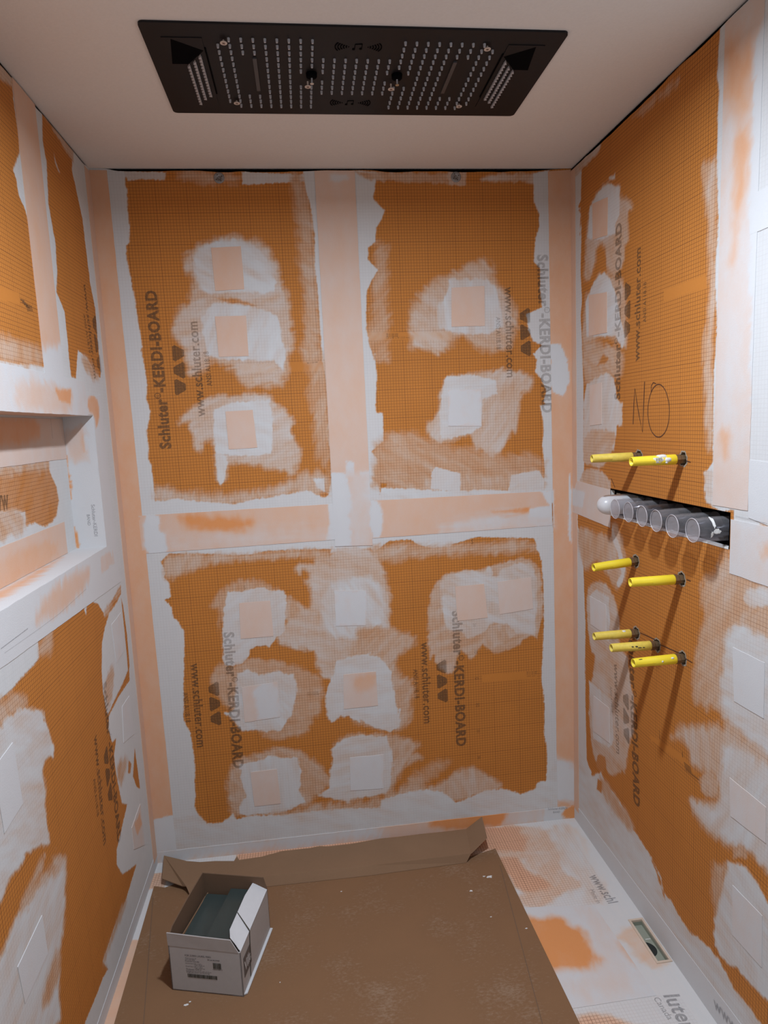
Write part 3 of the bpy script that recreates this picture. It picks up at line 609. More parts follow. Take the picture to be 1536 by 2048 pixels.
# niche lining: back, side, sill, head
nu = lin(N_U0, N_U1, .006); nv = lin(N_V0, N_V1, .0045)
obj('niche_back', grid_mesh('niche_back', nu, nv, NICHE, 'f', 1.0), M_BOARD, wl)
def lining(name, xyz, a0, a1, b0, b1, flip, opsrc=()):
    q = Plane(); q.flip = flip; q.ops = list(opsrc); q.xyz = xyz
    me = grid_mesh(name, lin(a0, a1, .006), lin(b0, b1, .006), q, 'o', .93, xyz=xyz)
    return obj(name, me, M_MEM, wl)
sideops = [('o', .1, .010, .006, np.array([(.026, 1.60), (.055, 1.605), (.055, 1.535), (.042, 1.545), (.025, 1.575)])),
           ('o', .6, .03, .01, np.array([(.0, 1.60), (.06, 1.62), (.06, 1.51), (.0, 1.51)])),
           ('o', .0, .003, .002, np.array([(-.001, 1.53), (.0035, 1.53), (.006, 1.43), (.003, 1.40), (-.001, 1.39)])),
           ('o', .0, .004, .002, np.array([(-.001, 1.31), (.003, 1.31), (.012, 1.26), (.010, 1.24), (-.001, 1.24)]))]
lining('niche_side', lambda a, b, d=0: (-ND+a, -N_U0+0*a, b), 0, ND, N_V0, N_V1, 1, sideops)
lining('niche_side', lambda a, b, d=0: (-ND+a, -N_U1+0*a, b), 0, ND, N_V0, N_V1, -1)
sillops = [('o', .3, .03, .01, np.array([(N_U0+.10, .002), (N_U1, .002), (N_U1, .06), (N_U0+.45, .045), (N_U0+.22, .02)]))]
lining('niche_sill', lambda a, b, d=0: (-ND+b, -a, N_V0+0*a), N_U0, N_U1, 0, ND, 1, sillops)
lining('niche_head', lambda a, b, d=0: (-ND+b, -a, N_V1+0*a), N_U0, N_U1, 0, ND, -1, [('o', .45, .03, .01, np.array([(N_U0, -.01), (N_U1, -.01), (N_U1, .1), (N_U0+.1, .1)]))])
# right wall with the valve slot and the pipe holes
S_U0, S_U1, S_V0, S_V1 = .310, .915, 1.256, 1.336
STUBS = [(.4897, 1.4530, .150), (.7190, 1.4565, .145), (.4766, 1.1325, .135), (.7216, 1.1337, .145), (.4830, .9065, .140), (.6025, .9085, .140), (.7328, .9160, .140)]
us = np.concatenate([lin(-.002, 1.4, .0038, (S_U0, S_U1)), np.linspace(1.4, DEEP, 60)[1:]])
vs = lin(-.05, H, .0038, (S_V0, S_V1))
def keep_r(u, v):
    k = ~((u > S_U0) & (u < S_U1) & (v > S_V0) & (v < S_V1))
    for (a, b, _) in STUBS:
        an = np.arctan2(v-b, u-a); k &= np.hypot(u-a, v-b) > .0182+.0012*np.sin(an*3+a*40)+.0012*np.sin(an*8+b*90)
    return k
wr = tag(obj('wall_right', grid_mesh('wall_right', us, vs, RIGHT, 'f', 0.0, keep=keep_r, vtop=gap_top(3, -.1, 3.0, .009)), M_BOARD), kind='structure')
bm = bmesh.new(); T_ = .0127
box(bm, W-.0012, W+T_, -S_U1, -S_U0, S_V0-.005, S_V0); box(bm, W, W+T_, -S_U1, -S_U0, S_V1, S_V1+.004)
box(bm, W, W+T_, -S_U0, -S_U0+.004, S_V0-.004, S_V1+.004); box(bm, W, W+T_, -S_U1-.004, -S_U1, S_V0-.004, S_V1+.004)
obj('slot_edge', bm, M_FOAM, wr)
M_PAPER = simple('torn_board_core', (.33, .27, .2), .9, var=.35, scale=300)
for (a, b, _) in STUBS:
    bm = bmesh.new(); n = 40; A = []; q_ = [(random.random()-.5)*.0012 for _ in range(n)]
    for d, r0 in ((0, .0215), (0, .0175), (T_, .0175)):
        A.append([bm.verts.new((W+d-.0004*(d == 0), -(a+(r0+.0010*math.sin(3*t+a*40)+.0010*math.sin(8*t+b*90)+q_[i_])*math.cos(t)), b+(r0+.0010*math.sin(3*t+a*40)+.0010*math.sin(8*t+b*90)+q_[i_])*math.sin(t))) for i_, t in enumerate([2*PI*i/n for i in range(n)])])
    for k in range(2):
        for i in range(n): bm.faces.new((A[k][i], A[k][(i+1) % n], A[k+1][(i+1) % n], A[k+1][i]))
    obj('drilled_hole', bm, M_PAPER, wr)
# floor with the drain opening
D_X0, D_X1, D_V0, D_V1 = 1.573, 1.608, .553, .712
us = np.concatenate([lin(-.002, 1.0, .012), lin(1.0, W+.002, .0045, (D_X0, D_X1))[1:]])
vs = np.concatenate([lin(-.002, 1.4, .0045, (D_V0, D_V1)), np.linspace(1.4, DEEP, 50)[1:]])
fl = tag(obj('floor', grid_mesh('floor', us, vs, FLOOR, 'f', FLOOR.base, keep=lambda u, v: ~((u > D_X0) & (u < D_X1) & (v > D_V0) & (v < D_V1))), M_TRAY), kind='structure')
# ceiling, wall behind the camera, stud bays behind the boards
bm = bmesh.new(); box(bm, -.25, W+.25, -DEEP-.1, .25, H, H+.02); ce = tag(obj('ceiling', bm, M_CEIL), kind='structure')
bm = bmesh.new(); box(bm, -.25, W+.25, -DEEP-.08, -DEEP, -.1, H); tag(obj('wall_front', bm, M_WHITEWALL), kind='structure')
bm = bmesh.new(); box(bm, -.25, W+.25, .06, .1, -.1, H); obj('stud_bay', bm, M_CAV, wb)
bm = bmesh.new(); box(bm, -.17, -.13, -DEEP, .1, -.1, H); obj('stud_bay', bm, M_CAV, wl)
bm = bmesh.new(); box(bm, W+.12, W+.16, -DEEP, .1, -.1, H)
for y in (-.2, -.97): box(bm, W+T_, W+.12, y-.019, y+.019, -.1, H)
obj('stud_bay', bm, M_CAV, wr)
# ------------------------------------------------------------------ membranes
def strip(pl, par, s, base=.38, **k): return slab(pl, par, px4(pl, s) if isinstance(s, str) else s, 'membrane_strip', base=base, **k)
# back wall strips (top-left, top-right, bottom-right, bottom-left in metres)
strip(BACK, wb, [(0, 2.436), (.055, 2.434), (.072, .03), (0, .03)], .26)
strip(BACK, wb, [(.724, 2.432), (.859, 2.433), (.860, 1.146), (.724, 1.152)], .5, thick=.0022)
strip(BACK, wb, [(1.537, 2.43), (W, 2.436), (W, .03), (1.55, .03)], .27)
strip(BACK, wb, [(.050, 1.304), (.728, 1.306), (.728, 1.176), (.052, 1.170)], .42)
strip(BACK, wb, [(.858, 1.309), (1.539, 1.307), (1.539, 1.177), (.860, 1.172)], .42)
strip(BACK, wb, [(0, .044), (W, .036), (W, -.02), (0, -.003)], .5, thick=.0022)
# left wall
strip(LEFT, wl, [(.052, 2.43), (0, 2.43), (0, .03), (.052, .03)], .42)
strip(LEFT, wl, [(.572, 2.435), (.437, 2.435), (.437, 1.70), (.572, 1.70)], .42)
strip(LEFT, wl, [(1.9, 1.755), (.27, 1.745), (.27, N_V1), (1.9, N_V1)], .82)
strip(LEFT, wl, [(.272, 1.72), (.17, 1.715), (.15, 1.165), (N_U0, 1.165)] if False else [(N_U0, 1.70), (.125, 1.715), (.125, 1.20), (N_U0, 1.20)], .86)
strip(LEFT, wl, [(1.9, N_V0), (.14, N_V0), (.11, 1.10), (1.9, 1.16)], .9)
strip(LEFT, wl, [(2.9, .03), (0, .05), (0, -.01), (2.9, -.01)], .85, step=.02)
slab(LEFT, wl, px4(LEFT, "L2: 590,325 690,335 700,478 605,470"), base=.8)
slab(LEFT, wl, px4(LEFT, "L2: 722,1512 820,1450 835,1562 738,1640"), base=.7)
NP = NICHE
strip(NICHE, wl, [(1.75, 1.64), (.223, 1.64), (.223, 1.52), (1.75, 1.52)], .62)
strip(NICHE, wl, [(1.75, 1.335), (.30, 1.335), (.30, 1.241), (1.75, 1.241)], .5)
# right wall
strip(RIGHT, wr, [(0, 2.43), (.038, 2.43), (.045, .03), (0, .03)], .4)
strip(RIGHT, wr, [(.856, 2.432), (.985, 2.43), (.980, 1.352), (.851, 1.350)], .62)
strip(RIGHT, wr, [(0, 1.345), (.307, 1.335), (.307, 1.21), (0, 1.223)], .66)
strip(RIGHT, wr, [(.922, 1.325), (1.9, 1.325), (1.9, 1.19), (.922, 1.195)], .85)
strip(RIGHT, wr, [(0, .05), (2.4, .11), (2.4, -.016), (0, -.016)], .86, step=.02)
# square cover patches over the screw washers
for s, b in (("B1: 745,500 915,490 935,735 770,745", .3), ("B1: 768,890 945,885 960,1115 790,1120", .33), ("B2: 600,350 755,340 782,555 620,565", .36),
             ("B3: 718,755 912,745 915,980 718,985", .36), ("B4: 697,235 895,232 895,450 698,450", .5), ("B5: 622,440 840,423 862,670 632,690", .42),
             ("B5: 1285,350 1512,352 1505,595 1298,600", .5), ("B6: 672,298 857,280 882,497 688,518", .4), ("B6: 943,268 1158,238 1172,440 958,475", .5),
             ("B5: 640,1030 890,990 B7: 868,112 632,150", .5), ("p: 686.7,1349 751.6,1343 756,1410.6 688,1418", .45),
             ("B7: 670,482 848,460 873,690 697,710", .48), ("p: 699.8,1515 767,1509 767,1576.6 701,1581", .5)):
    slab(BACK, wb, px4(BACK, s), base=b+.13)
for s, b in (("R2: 160,310 268,262 265,530 162,562", .4), ("R2: 135,955 262,932 262,1218 135,1245", .45), ("R2: 142,1590 225,1572 225,1865 142,1875", .6),
             ("R3: 158,1288 280,1358 282,1590 160,1505", .75), ("R4: 185,355 305,450 310,725 185,630", .72), ("R5: 402,1388 608,1490 602,1845 412,1735", .86),
             ("R6: 575,270 838,485 838,745 583,548", .75), ("R6: 597,1045 812,1268 808,1640 597,1405", .8)):
    slab(RIGHT, wr, px4(RIGHT, s), base=b)
slab(RIGHT, wr, px4(RIGHT, "R5: 505,190 700,215 700,640 503,560"), base=.9)
slab(RIGHT, wr, px4(RIGHT, "p: 1500,392 1620,330 1620,420 1500,470"), base=.93)
for s, b in (("L3: 990,400 1075,290 1110,620 1035,740", .8), ("L3: 1085,1130 1150,1030 1195,1370 1100,1450", .85), ("L4: 1150,335 1225,120 1265,480 1170,520", .72),
             ("L4: 150,1550 365,1095 415,1430 215,1870", .84)):
    slab(LEFT, wl, px4(LEFT, s), base=b)
tr, br, bl = px4(LEFT, "L3: 110,1445 200,1990 p: 8,1667"); slab(LEFT, wl, [tuple(np.array(tr)+np.array(bl)-np.array(br)), tr, br, bl], base=.9)
# floor membranes
strip(FLOOR, fl, px4(FLOOR, "F: 0,600 640,575 960,1035 300,1145"), .82)
strip(FLOOR, fl, [(1.49, .0), (W, .0), (W, .54), (1.49, .54)], .93, thick=.0018) if False else None
# ------------------------------------------------------------------ print on the boards
X = 'Schluter\u00ae-KERDI-BOARD'; Y = 'www.schluter.com'; Z = 'ANSI A118.18'
T = text_on
T(BACK, wb, X, "p: 342,897", "p: 312,581"); T(BACK, wb, Y, "p: 410.5,833", "p: 394,643"); T(BACK, wb, Z, "p: 424.5,772", "p: 417,703", bold=.018, ys=1.3); logo_on(BACK, wb, "p: 373,791", "p: 367,690") 
T(BACK, wb, X, "p: 904.7,1222", "p: 913.5,1493"); T(BACK, wb, Y, "p: 842,1285", "p: 848,1447"); T(BACK, wb, Z, "p: 826.5,1339", "p: 829.7,1397", bold=.018, ys=1.3); logo_on(BACK, wb, "p: 872.5,1320", "p: 876,1406")
T(BACK, wb, X, "p: 447.5,1265", "p: 467.7,1537"); T(BACK, wb, Y, "p: 381.6,1327", "p: 394.3,1495"); T(BACK, wb, Z, "p: 365.5,1385", "p: 372,1445", bold=.018, ys=1.3); logo_on(BACK, wb, "p: 416,1364", "p: 422,1452")
T(BACK, wb, X, "p: 1074.7,509.6", "p: 1085,826"); T(BACK, wb, Y, "p: 1009.4,574", "p: 1013.8,755"); T(BACK, wb, Z, "p: 991.8,634", "p: 993.5,698.5", bold=.018, ys=1.3); logo_on(BACK, wb, "p: 1039,616", "p: 1042,713")
T(RIGHT, wr, X, "p: 1240,799", "p: 1243,443"); T(RIGHT, wr, Y, "p: 1279,722", "p: 1282,494"); T(RIGHT, wr, Z, "p: 1292.5,644", "p: 1293,563", bold=.018, ys=1.3); logo_on(RIGHT, wr, "p: 1260,675", "p: 1262,561")
T(RIGHT, wr, X, "p: 1257,1262", "p: 1268,1606"); T(RIGHT, wr, Y, "p: 1228,1325", "p: 1233,1505"); T(RIGHT, wr, Z, "p: 1220,1372", "p: 1223,1424", bold=.018, ys=1.3); logo_on(RIGHT, wr, "p: 1246,1380", "p: 1248,1480")
T(LEFT, wl, X, "p: 205,1369", "p: 236,1690"); T(LEFT, wl, Y, "p: 187.5,1474", "p: 207,1692"); T(LEFT, wl, Z, "p: 186,1560", "p: 194,1635", bold=.018, ys=1.3); logo_on(LEFT, wl, "p: 206,1502", "p: 218,1612")
T(LEFT, wl, Y, "p: 166,566", "p: 188,757"); T(LEFT, wl, Z, "p: 166,628", "p: 178,706", bold=.018, ys=1.3); logo_on(LEFT, wl, "p: 183,627", "p: 196,745")
T(NICHE, wl, 'www', "L2: -90,1185", "L2: 66,1165", ys=1.6)
for pl, par, a, b in ((BACK, wb, "B3: 333,1033", "B3: 402,1033"), (BACK, wb, "B3: 333,1045", "B3: 402,1044"), (BACK, wb, "B6: 1130,850", "B6: 1195,846"), (BACK, wb, "B6: 1130,862", "B6: 1195,858"),
                      (BACK, wb, "B5: 1100,1072", "B5: 1175,1066"), (BACK, wb, "B5: 1102,1085", "B5: 1180,1080"), (BACK, wb, "B2: 1065,78", "B2: 1125,72")):
    T(pl, par, 'KB 12 1220 2440', a, b, bold=.02, ys=1.3)
T(BACK, wb, '1/2" x 48" x 96" (12.5 mm)', "B3: 333,1056", "B3: 470,1053", bold=0); T(BACK, wb, 'KERDI  panel', "B6: 1132,876", "B6: 1185,872", bold=0)
for s, a, b in (('0', "B6: 800,880", "B6: 800,893"), ('10', "B6: 806,1046", "B6: 806,1068"), ('20', "B8: 812,188", "B8: 813,208"), ('30', "B8: 816,358", "B8: 817,378"), ('10', "B6: 794,705", "B6: 794,727"), ('20', "B6: 788,533", "B6: 788,555"), ('S', "B4: 833,1145", "B4: 846,1145"), ('S', "B5: 655,345", "B5: 668,344")):
    T(BACK, wb, s, a, b, bold=0, name='ruler_number')
for k in range(4): stroke(LEFT, wl, "L1: %d,%d %d,%d" % (165+k*9, 1570+k*5, 172+k*9, 1622), .004, 'printed_mark', M_INK)
for k in range(4): stroke(LEFT, wl, "L1: %d,%d %d,%d" % (125+k*11, 1548+k*14, 150+k*11, 1558+k*14), .0035, 'printed_mark', M_INK)
stroke(RIGHT, wr, "R4: 872,790 876,832", .004, 'printed_mark', M_INK)
for k in range(5): stroke(RIGHT, wr, "R4: %d,%d %d,%d" % (885+k*3, 870+k*14, 940+k*2, 915+k*13), .0026, 'printed_mark', M_INK)
stroke(RIGHT, wr, "R4: 945,965 1005,1010", .003, 'printed_mark', M_INK); stroke(RIGHT, wr, "R4: 693,620 697,690", .002, 'printed_mark', M_INK)
# hand-written NO, saw cuts beside the pipe holes, pencil lines
stroke(RIGHT, wr, "R2: 447,1865 452,1720 460,1612 470,1690 490,1810 513,1922 520,1760 528,1565", .0035, 'hand_lettering')
stroke(RIGHT, wr, "R2: "+' '.join('%.0f,%.0f' % (627+76*math.cos(t)*(1-.04*math.sin(t)), 1770-186*math.sin(t)) for t in [2.35-i*2*PI/40 for i in range(41)])+" 575,1595 590,1570 608,1580", .003, 'hand_lettering')
for s in ("R3: 545,1572 660,1625", "R3: 700,1665 850,1730", "R3: 880,1762 950,1805", "R3: 905,240 938,250", "R3: 905,1160 938,1172", "R3: 350,445 320,375"):
    stroke(RIGHT, wr, s, .003, 'saw_cut', M_PEN)
for s in ("R5: 420,548 627,598", "L3: 0,0 1,1"):
    if s[0] == 'R': stroke(RIGHT, wr, s, .0012, 'pencil_line', M_INKG, d=.002, film=.2)
stroke(LEFT, wl, "L3: 0,612 240,432", .0018, 'pencil_line', M_INKG, d=.002, film=0); stroke(LEFT, wl, "L3: 30,650 330,440 520,300 760,80", .0008, 'pencil_line', M_INKG, d=.0025, film=.3)
stroke(NICHE, wl, "L2: 365,500 380,650", .0015, 'pencil_line', M_INKG, d=.002, film=.2)
# ink seen through the white floor coat
T(FLOOR, fl, 'www.schl', "G: 140,225", "G: 345,508", M_INKG, film=.3, d=.0008, ys=1.5); T(FLOOR, fl, 'Made in', "G: 145,368", "G: 225,505", M_INKG, film=.3, bold=0, d=.0008)
T(FLOOR, fl, 'luter.com', "G: 905,1440", "G: 1330,2200", M_INKG, film=.3, d=.0008, ys=1.2); T(FLOOR, fl, 'Canada', "G: 800,1470", "G: 955,1690", M_INKG, film=.3, bold=0, d=.0008)
T(BACK, wb, 'Schluter-KERDI', "B8: 1265,702", "B8: 1388,696", M_INKG, film=.3, d=.003); T(BACK, wb, 'BAND', "B8: 1298,722", "B8: 1342,719", M_INKG, film=.3, d=.003)
T(RIGHT, wr, 'www', "F: 1262,1118", "F: 1380,1260", M_INKG, film=.2, d=.003)
qs = Plane(); qs.flip = 1; qs.ops = []; qs.base = 0; qs.uv = None
def side_xyz(u, v, d=0): return (-ND+u, -N_U0-d+0*u, v)
co, fs = text_mesh('Schluter-KERDI', .012)
flat_on(qs, wl, co, fs, (.058, 1.375), (.058, 1.275), co[:, 0].max(), 'printed_text', M_INKG, 1, .0008, .3, xyz=side_xyz)
co, fs = text_mesh('BAND', .012); flat_on(qs, wl, co, fs, (.042, 1.345), (.042, 1.31), co[:, 0].max(), 'printed_text', M_INKG, 1, .0008, .3, xyz=side_xyz)

# ------------------------------------------------------------------ ceiling shower panel
M_BLACK = simple('black_brushed_steel', (.011, .010, .011), .5, 0, var=.2, scale=30)
M_BLACK2 = simple('black_trim_and_shade', (.0015, .0018, .0025), .8, 0)  # near-black for dark trim, and for shade painted in the outlet openings
for m_, sp_ in ((M_BLACK, .25), (M_BLACK2, .05)): [n for n in m_.node_tree.nodes if n.type == 'BSDF_PRINCIPLED'][0].inputs['Specular IOR Level'].default_value = sp_
M_NOZ = simple('grey_silicone_nozzle', (.42, .415, .43), .6, 0, var=.1)
M_DISC = simple('pale_protective_disc', (.62, .52, .45), .5, 0, var=.1, scale=200)
M_DISC2 = simple('amber_protective_disc', (.40, .27, .15), .5, 0, var=.1, scale=200)
PX0, PX1, PY0, PY1, PZ = .341, 1.282, -.800, -.398, H
sh = empty('rain_shower', (.8115, -.6, PZ), 'large rectangular black ceiling shower panel with rows of grey nozzles', 'shower head')
bm = bmesh.new(); pr = []
r = .012
for cx, cy, a0 in ((PX1-r, PY1-r, 0), (PX0+r, PY1-r, 90), (PX0+r, PY0+r, 180), (PX1-r, PY0+r, 270)):
    for i in range(7): a = math.radians(a0+15*i); pr.append((cx+r*math.cos(a), cy+r*math.sin(a), PZ-.005))
prism(bm, pr, (0, 0, .0048)); obj('face_plate', bm, M_BLACK, sh)
def npat(k):
    k = min(k, 24-k)
    if k == 0: return range(1, 12)
    if k == 1: return range(0, 13)
    if k in (2, 3): return [0, 1, 2, 10, 11, 12]
    if k in (4, 5, 6): return range(13)
    if k == 7: return [0, 1, 2, 3, 4, 5, 8, 9, 10, 11, 12]
    if k == 8: return [0, 1, 2, 3, 4, 8, 9, 10, 11, 12]
    if k == 9: return [3, 4, 5, 7, 8, 9]
    return range(3, 10)
NZ = []
for k in range(25):
    for r_ in npat(k): NZ.append((.4975+.02618*k, -.7500+.0250*r_))
NZ.sort(key=lambda q: abs(q[0]-.8)+abs(q[1]+.6)*.3)
bm = bmesh.new(); lathe(bm, (0, 0, 0), (0, 0, -1), [(0, .0032), (.003, .0030), (.0075, .0024), (.0075, 0)], 10)
nme = bpy.data.meshes.new('nozzle'); bm.to_mesh(nme); bm.free(); nme.materials.append(M_NOZ)
NZ.sort(key=lambda q: q[1])
for i, (x, y) in enumerate(NZ[:100]):
    o = bpy.data.objects.new('nozzle', nme); COL.objects.link(o); o.parent = sh; o.location = (x-.8115, y+.6, -.005)
bm = bmesh.new()
for (x, y) in NZ[100:]: lathe(bm, (x, y, PZ-.005), (0, 0, -1), [(0, .0032), (.003, .0030), (.0075, .0024), (.0075, 0)], 10)
tag(obj('nozzle', bm, M_NOZ, sh), kind='stuff')
for sx in (0, 1):
    mx = (lambda x: x) if sx == 0 else (lambda x: 2*.8115-x)
    bm = bmesh.new(); x0, x1 = sorted((mx(.379), mx(.466))); box(bm, x0, x1, -.750, -.452, PZ-.0066, PZ-.005)
    md = obj('waterfall_outlet', bm, M_BLACK, sh)
    bm = bmesh.new(); x0, x1 = sorted((mx(.466), mx(.4695))); box(bm, x0, x1, -.712, -.507, PZ-.0070, PZ-.0052); obj('outlet_lip', bm, M_BLACK2, md)
    bm = bmesh.new(); prism(bm, [(mx(.399), -.745, PZ-.0069), (mx(.384), -.645, PZ-.0069), (mx(.421), -.6455, PZ-.0069), (mx(.463), -.702, PZ-.0069)], (0, 0, .0006)); obj('outlet_shade', bm, M_BLACK2, md)  # last piece: flat near-black plate, the shade of the opening as colour
    for (tx, ya, yb) in ((.423, -.648, -.458), (.4385, -.664, -.484), (.454, -.688, -.500)):
        bm = bmesh.new(); n = 14
        for i in range(n):
            a = ya+(yb-ya)*i/n; b = ya+(yb-ya)*(i+1)/n
            prism(bm, [(mx(tx), a, PZ-.0066), (mx(tx-.006), b-.002, PZ-.0066), (mx(tx+.0015), b, PZ-.0066)], (0, 0, -.005))
        obj('outlet_comb', bm, M_NOZ, md)
    bm = bmesh.new(); box(bm, mx(.5745)-.0045, mx(.5745)+.0045, -.676, -.528, PZ-.0085, PZ-.005); obj('spray_slit', bm, simple('dark_grey_slit', (.06, .058, .06), .4), sh)
    ex, ey = mx(.7065), -.610
    bm = bmesh.new(); lathe(bm, (ex, ey, PZ-.005), (0, 0, -1), [(0, .0135), (.008, .013), (.010, .011), (.011, 0)], 28); kn = obj('mist_jet', bm, M_BLACK2, sh, True)
    bm = bmesh.new(); lathe(bm, (ex, ey, PZ-.016), (0, 0, -1), [(0, .002), (.012, .002), (.012, 0)], 8); obj('jet_stem', bm, M_NOZ, kn)
    bm = bmesh.new(); lathe(bm, (ex, ey, PZ-.028), (0, 0, -1), [(0, 0), (0, .0045), (.0012, .0045), (.0012, 0)], 24); obj('jet_cap', bm, M_DISC2 if sx else M_DISC, kn)
for (x, y) in ((.512, -.743), (.514, -.470), (1.109, -.741), (1.108, -.466), (.6975, -.572), (.9075, -.566)):
    bm = bmesh.new(); z0 = PZ-.005-(.012 if .6 < x < 1.0 else .006)
    lathe(bm, (x, y, z0), (0, 0, -1), [(0, 0), (0, .0078), (.0012, .0078), (.0012, 0)], 32); lathe(bm, (x, y, PZ-.005), (0, 0, -1), [(0, .002), (PZ-.005-z0, .002), (PZ-.005-z0, 0)], 8)
    dd = obj('cover_disc', bm, M_DISC, sh)
    bm = bmesh.new()
    for a in (30, 75, 130):
        c, s = math.cos(math.radians(a)), math.sin(math.radians(a)); e = .0042; t = .0006
        prism(bm, [(x+c*e-s*t, y+s*e+c*t, z0-.0012), (x-c*e-s*t, y-s*e+c*t, z0-.0012), (x-c*e+s*t, y-s*e-c*t, z0-.0012), (x+c*e+s*t, y+s*e-c*t, z0-.0012)], (0, 0, -.0004))
    obj('disc_mark', bm, simple('brown_mark', (.16, .09, .06), .6), dd)
# engraved sound-wave and note emblems
def bar(bm, xa, ya, xb, yb, t):
    d = Vector((xb-xa, yb-ya, 0)); n = Vector((-d.y, d.x, 0)).normalized()*t/2; z = PZ-.0052
    prism(bm, [Vector((xa, ya, z))+n, Vector((xa, ya, z))-n, Vector((xb, yb, z))-n, Vector((xb, yb, z))+n], (0, 0, -.0008))
for yc in (-.727, -.466):
    for s in (-1, 1):
        bm = bmesh.new()
        for i in range(6):
            rr_ = .002+i*.0062; cx = .8115+s*.020
            al = [math.radians(-36+9*j) for j in range(9)]
            for j in range(8): bar(bm, cx+s*rr_*math.cos(al[j]), yc+rr_*math.sin(al[j])*.8, cx+s*rr_*math.cos(al[j+1]), yc+rr_*math.sin(al[j+1])*.8, .0026)
        obj('engraved_waves', bm, M_BLACK2, sh)
    bm = bmesh.new()
    bar(bm, .8035, yc+.008, .8035, yc-.010, .0014); bar(bm, .8195, yc+.006, .8195, yc-.012, .0014); bar(bm, .8035, yc-.010, .8195, yc-.012, .0026)
    lathe(bm, (.8010, yc+.009, PZ-.0050), (0, 0, -1), [(0, .0034), (.001, .0034), (.001, 0)], 12); lathe(bm, (.8170, yc+.007, PZ-.0050), (0, 0, -1), [(0, .0034), (.001, .0034), (.001, 0)], 12)
    obj('engraved_note', bm, M_BLACK2, sh)
# ------------------------------------------------------------------ the recessed lamp, and an added fill light built the same way
M_LENS, nt_, b_ = nmat('lit_lens'); b_.inputs['Emission Color'].default_value = (1, .96, .9, 1); b_.inputs['Emission Strength'].default_value = 6
for i, (xy, lamp, lab) in enumerate(((LIGHT_XY, LAMP1, 'round recessed ceiling lamp, lit, just in front of the black shower panel'), (FILL_XY, FILL_LAMP, 'added fill light behind the camera, shaped as a round recessed lamp'))):
    t = empty('recessed_lamp_or_fill', (xy[0], xy[1], H), lab, 'lamp', 'recessed ceiling lamps')
    bm = bmesh.new(); lathe(bm, (xy[0], xy[1], H), (0, 0, -1), [(0, .095), (.003, .094), (.005, .085), (.003, .08), (0, .08)], 48); obj('trim_ring', bm, M_WHITEWALL, t, True)
    bm = bmesh.new(); lathe(bm, (xy[0], xy[1], H), (0, 0, -1), [(.001, 0), (.001, .0), (.001, .079)], 48); obj('lens', bm, M_LENS, t)
    lamp.name = 'lamp_bulb'; lamp.parent = t; lamp.location = (0, 0, -.012)
# ------------------------------------------------------------------ yellow pipe stubs
M_YEL = simple('yellow_plastic', (.80, .60, .03), .42, 0, var=.06, scale=60)
M_YELD = simple('dirty_yellow_plastic', (.70, .52, .08), .5, 0, var=.2, scale=90)
M_BRASS = simple('tarnished_brass', (.21, .14, .075), .45, .6, var=.3, scale=200)
M_GROUT = simple('dried_thinset', (.70, .69, .66), .8, 0, var=.1, scale=300)
M_SMUDGE = simple('black_smudge', (.05, .045, .03), .8, 0)
M_CLEARPAPER = simple('white_printed_sticker', (.66, .64, .55), .5, 0, var=.15)
TIPS = [(1183, 918), (1262, 924), (1187, 1135), (1260, 1165), (1188, 1273), (1222, 1296), (1266, 1326)]
SLAB = ['yellow plastic pipe stub, left of the upper pair, above the slot of clear caps',
        'yellow pipe stub with a smeared white sticker, right one of the upper pair',
        'clean yellow plastic pipe stub directly under the left half of the clear-cap slot',
        'yellow plastic pipe stub low right of the slot, above the row of three stubs',
        'yellow plastic pipe stub, leftmost and highest of the bottom row of three',
        'scuffed yellow pipe stub with dark smudges, middle one of the bottom row of three',
        'yellow pipe stub with white blobs and a pen mark, rightmost of the bottom three']
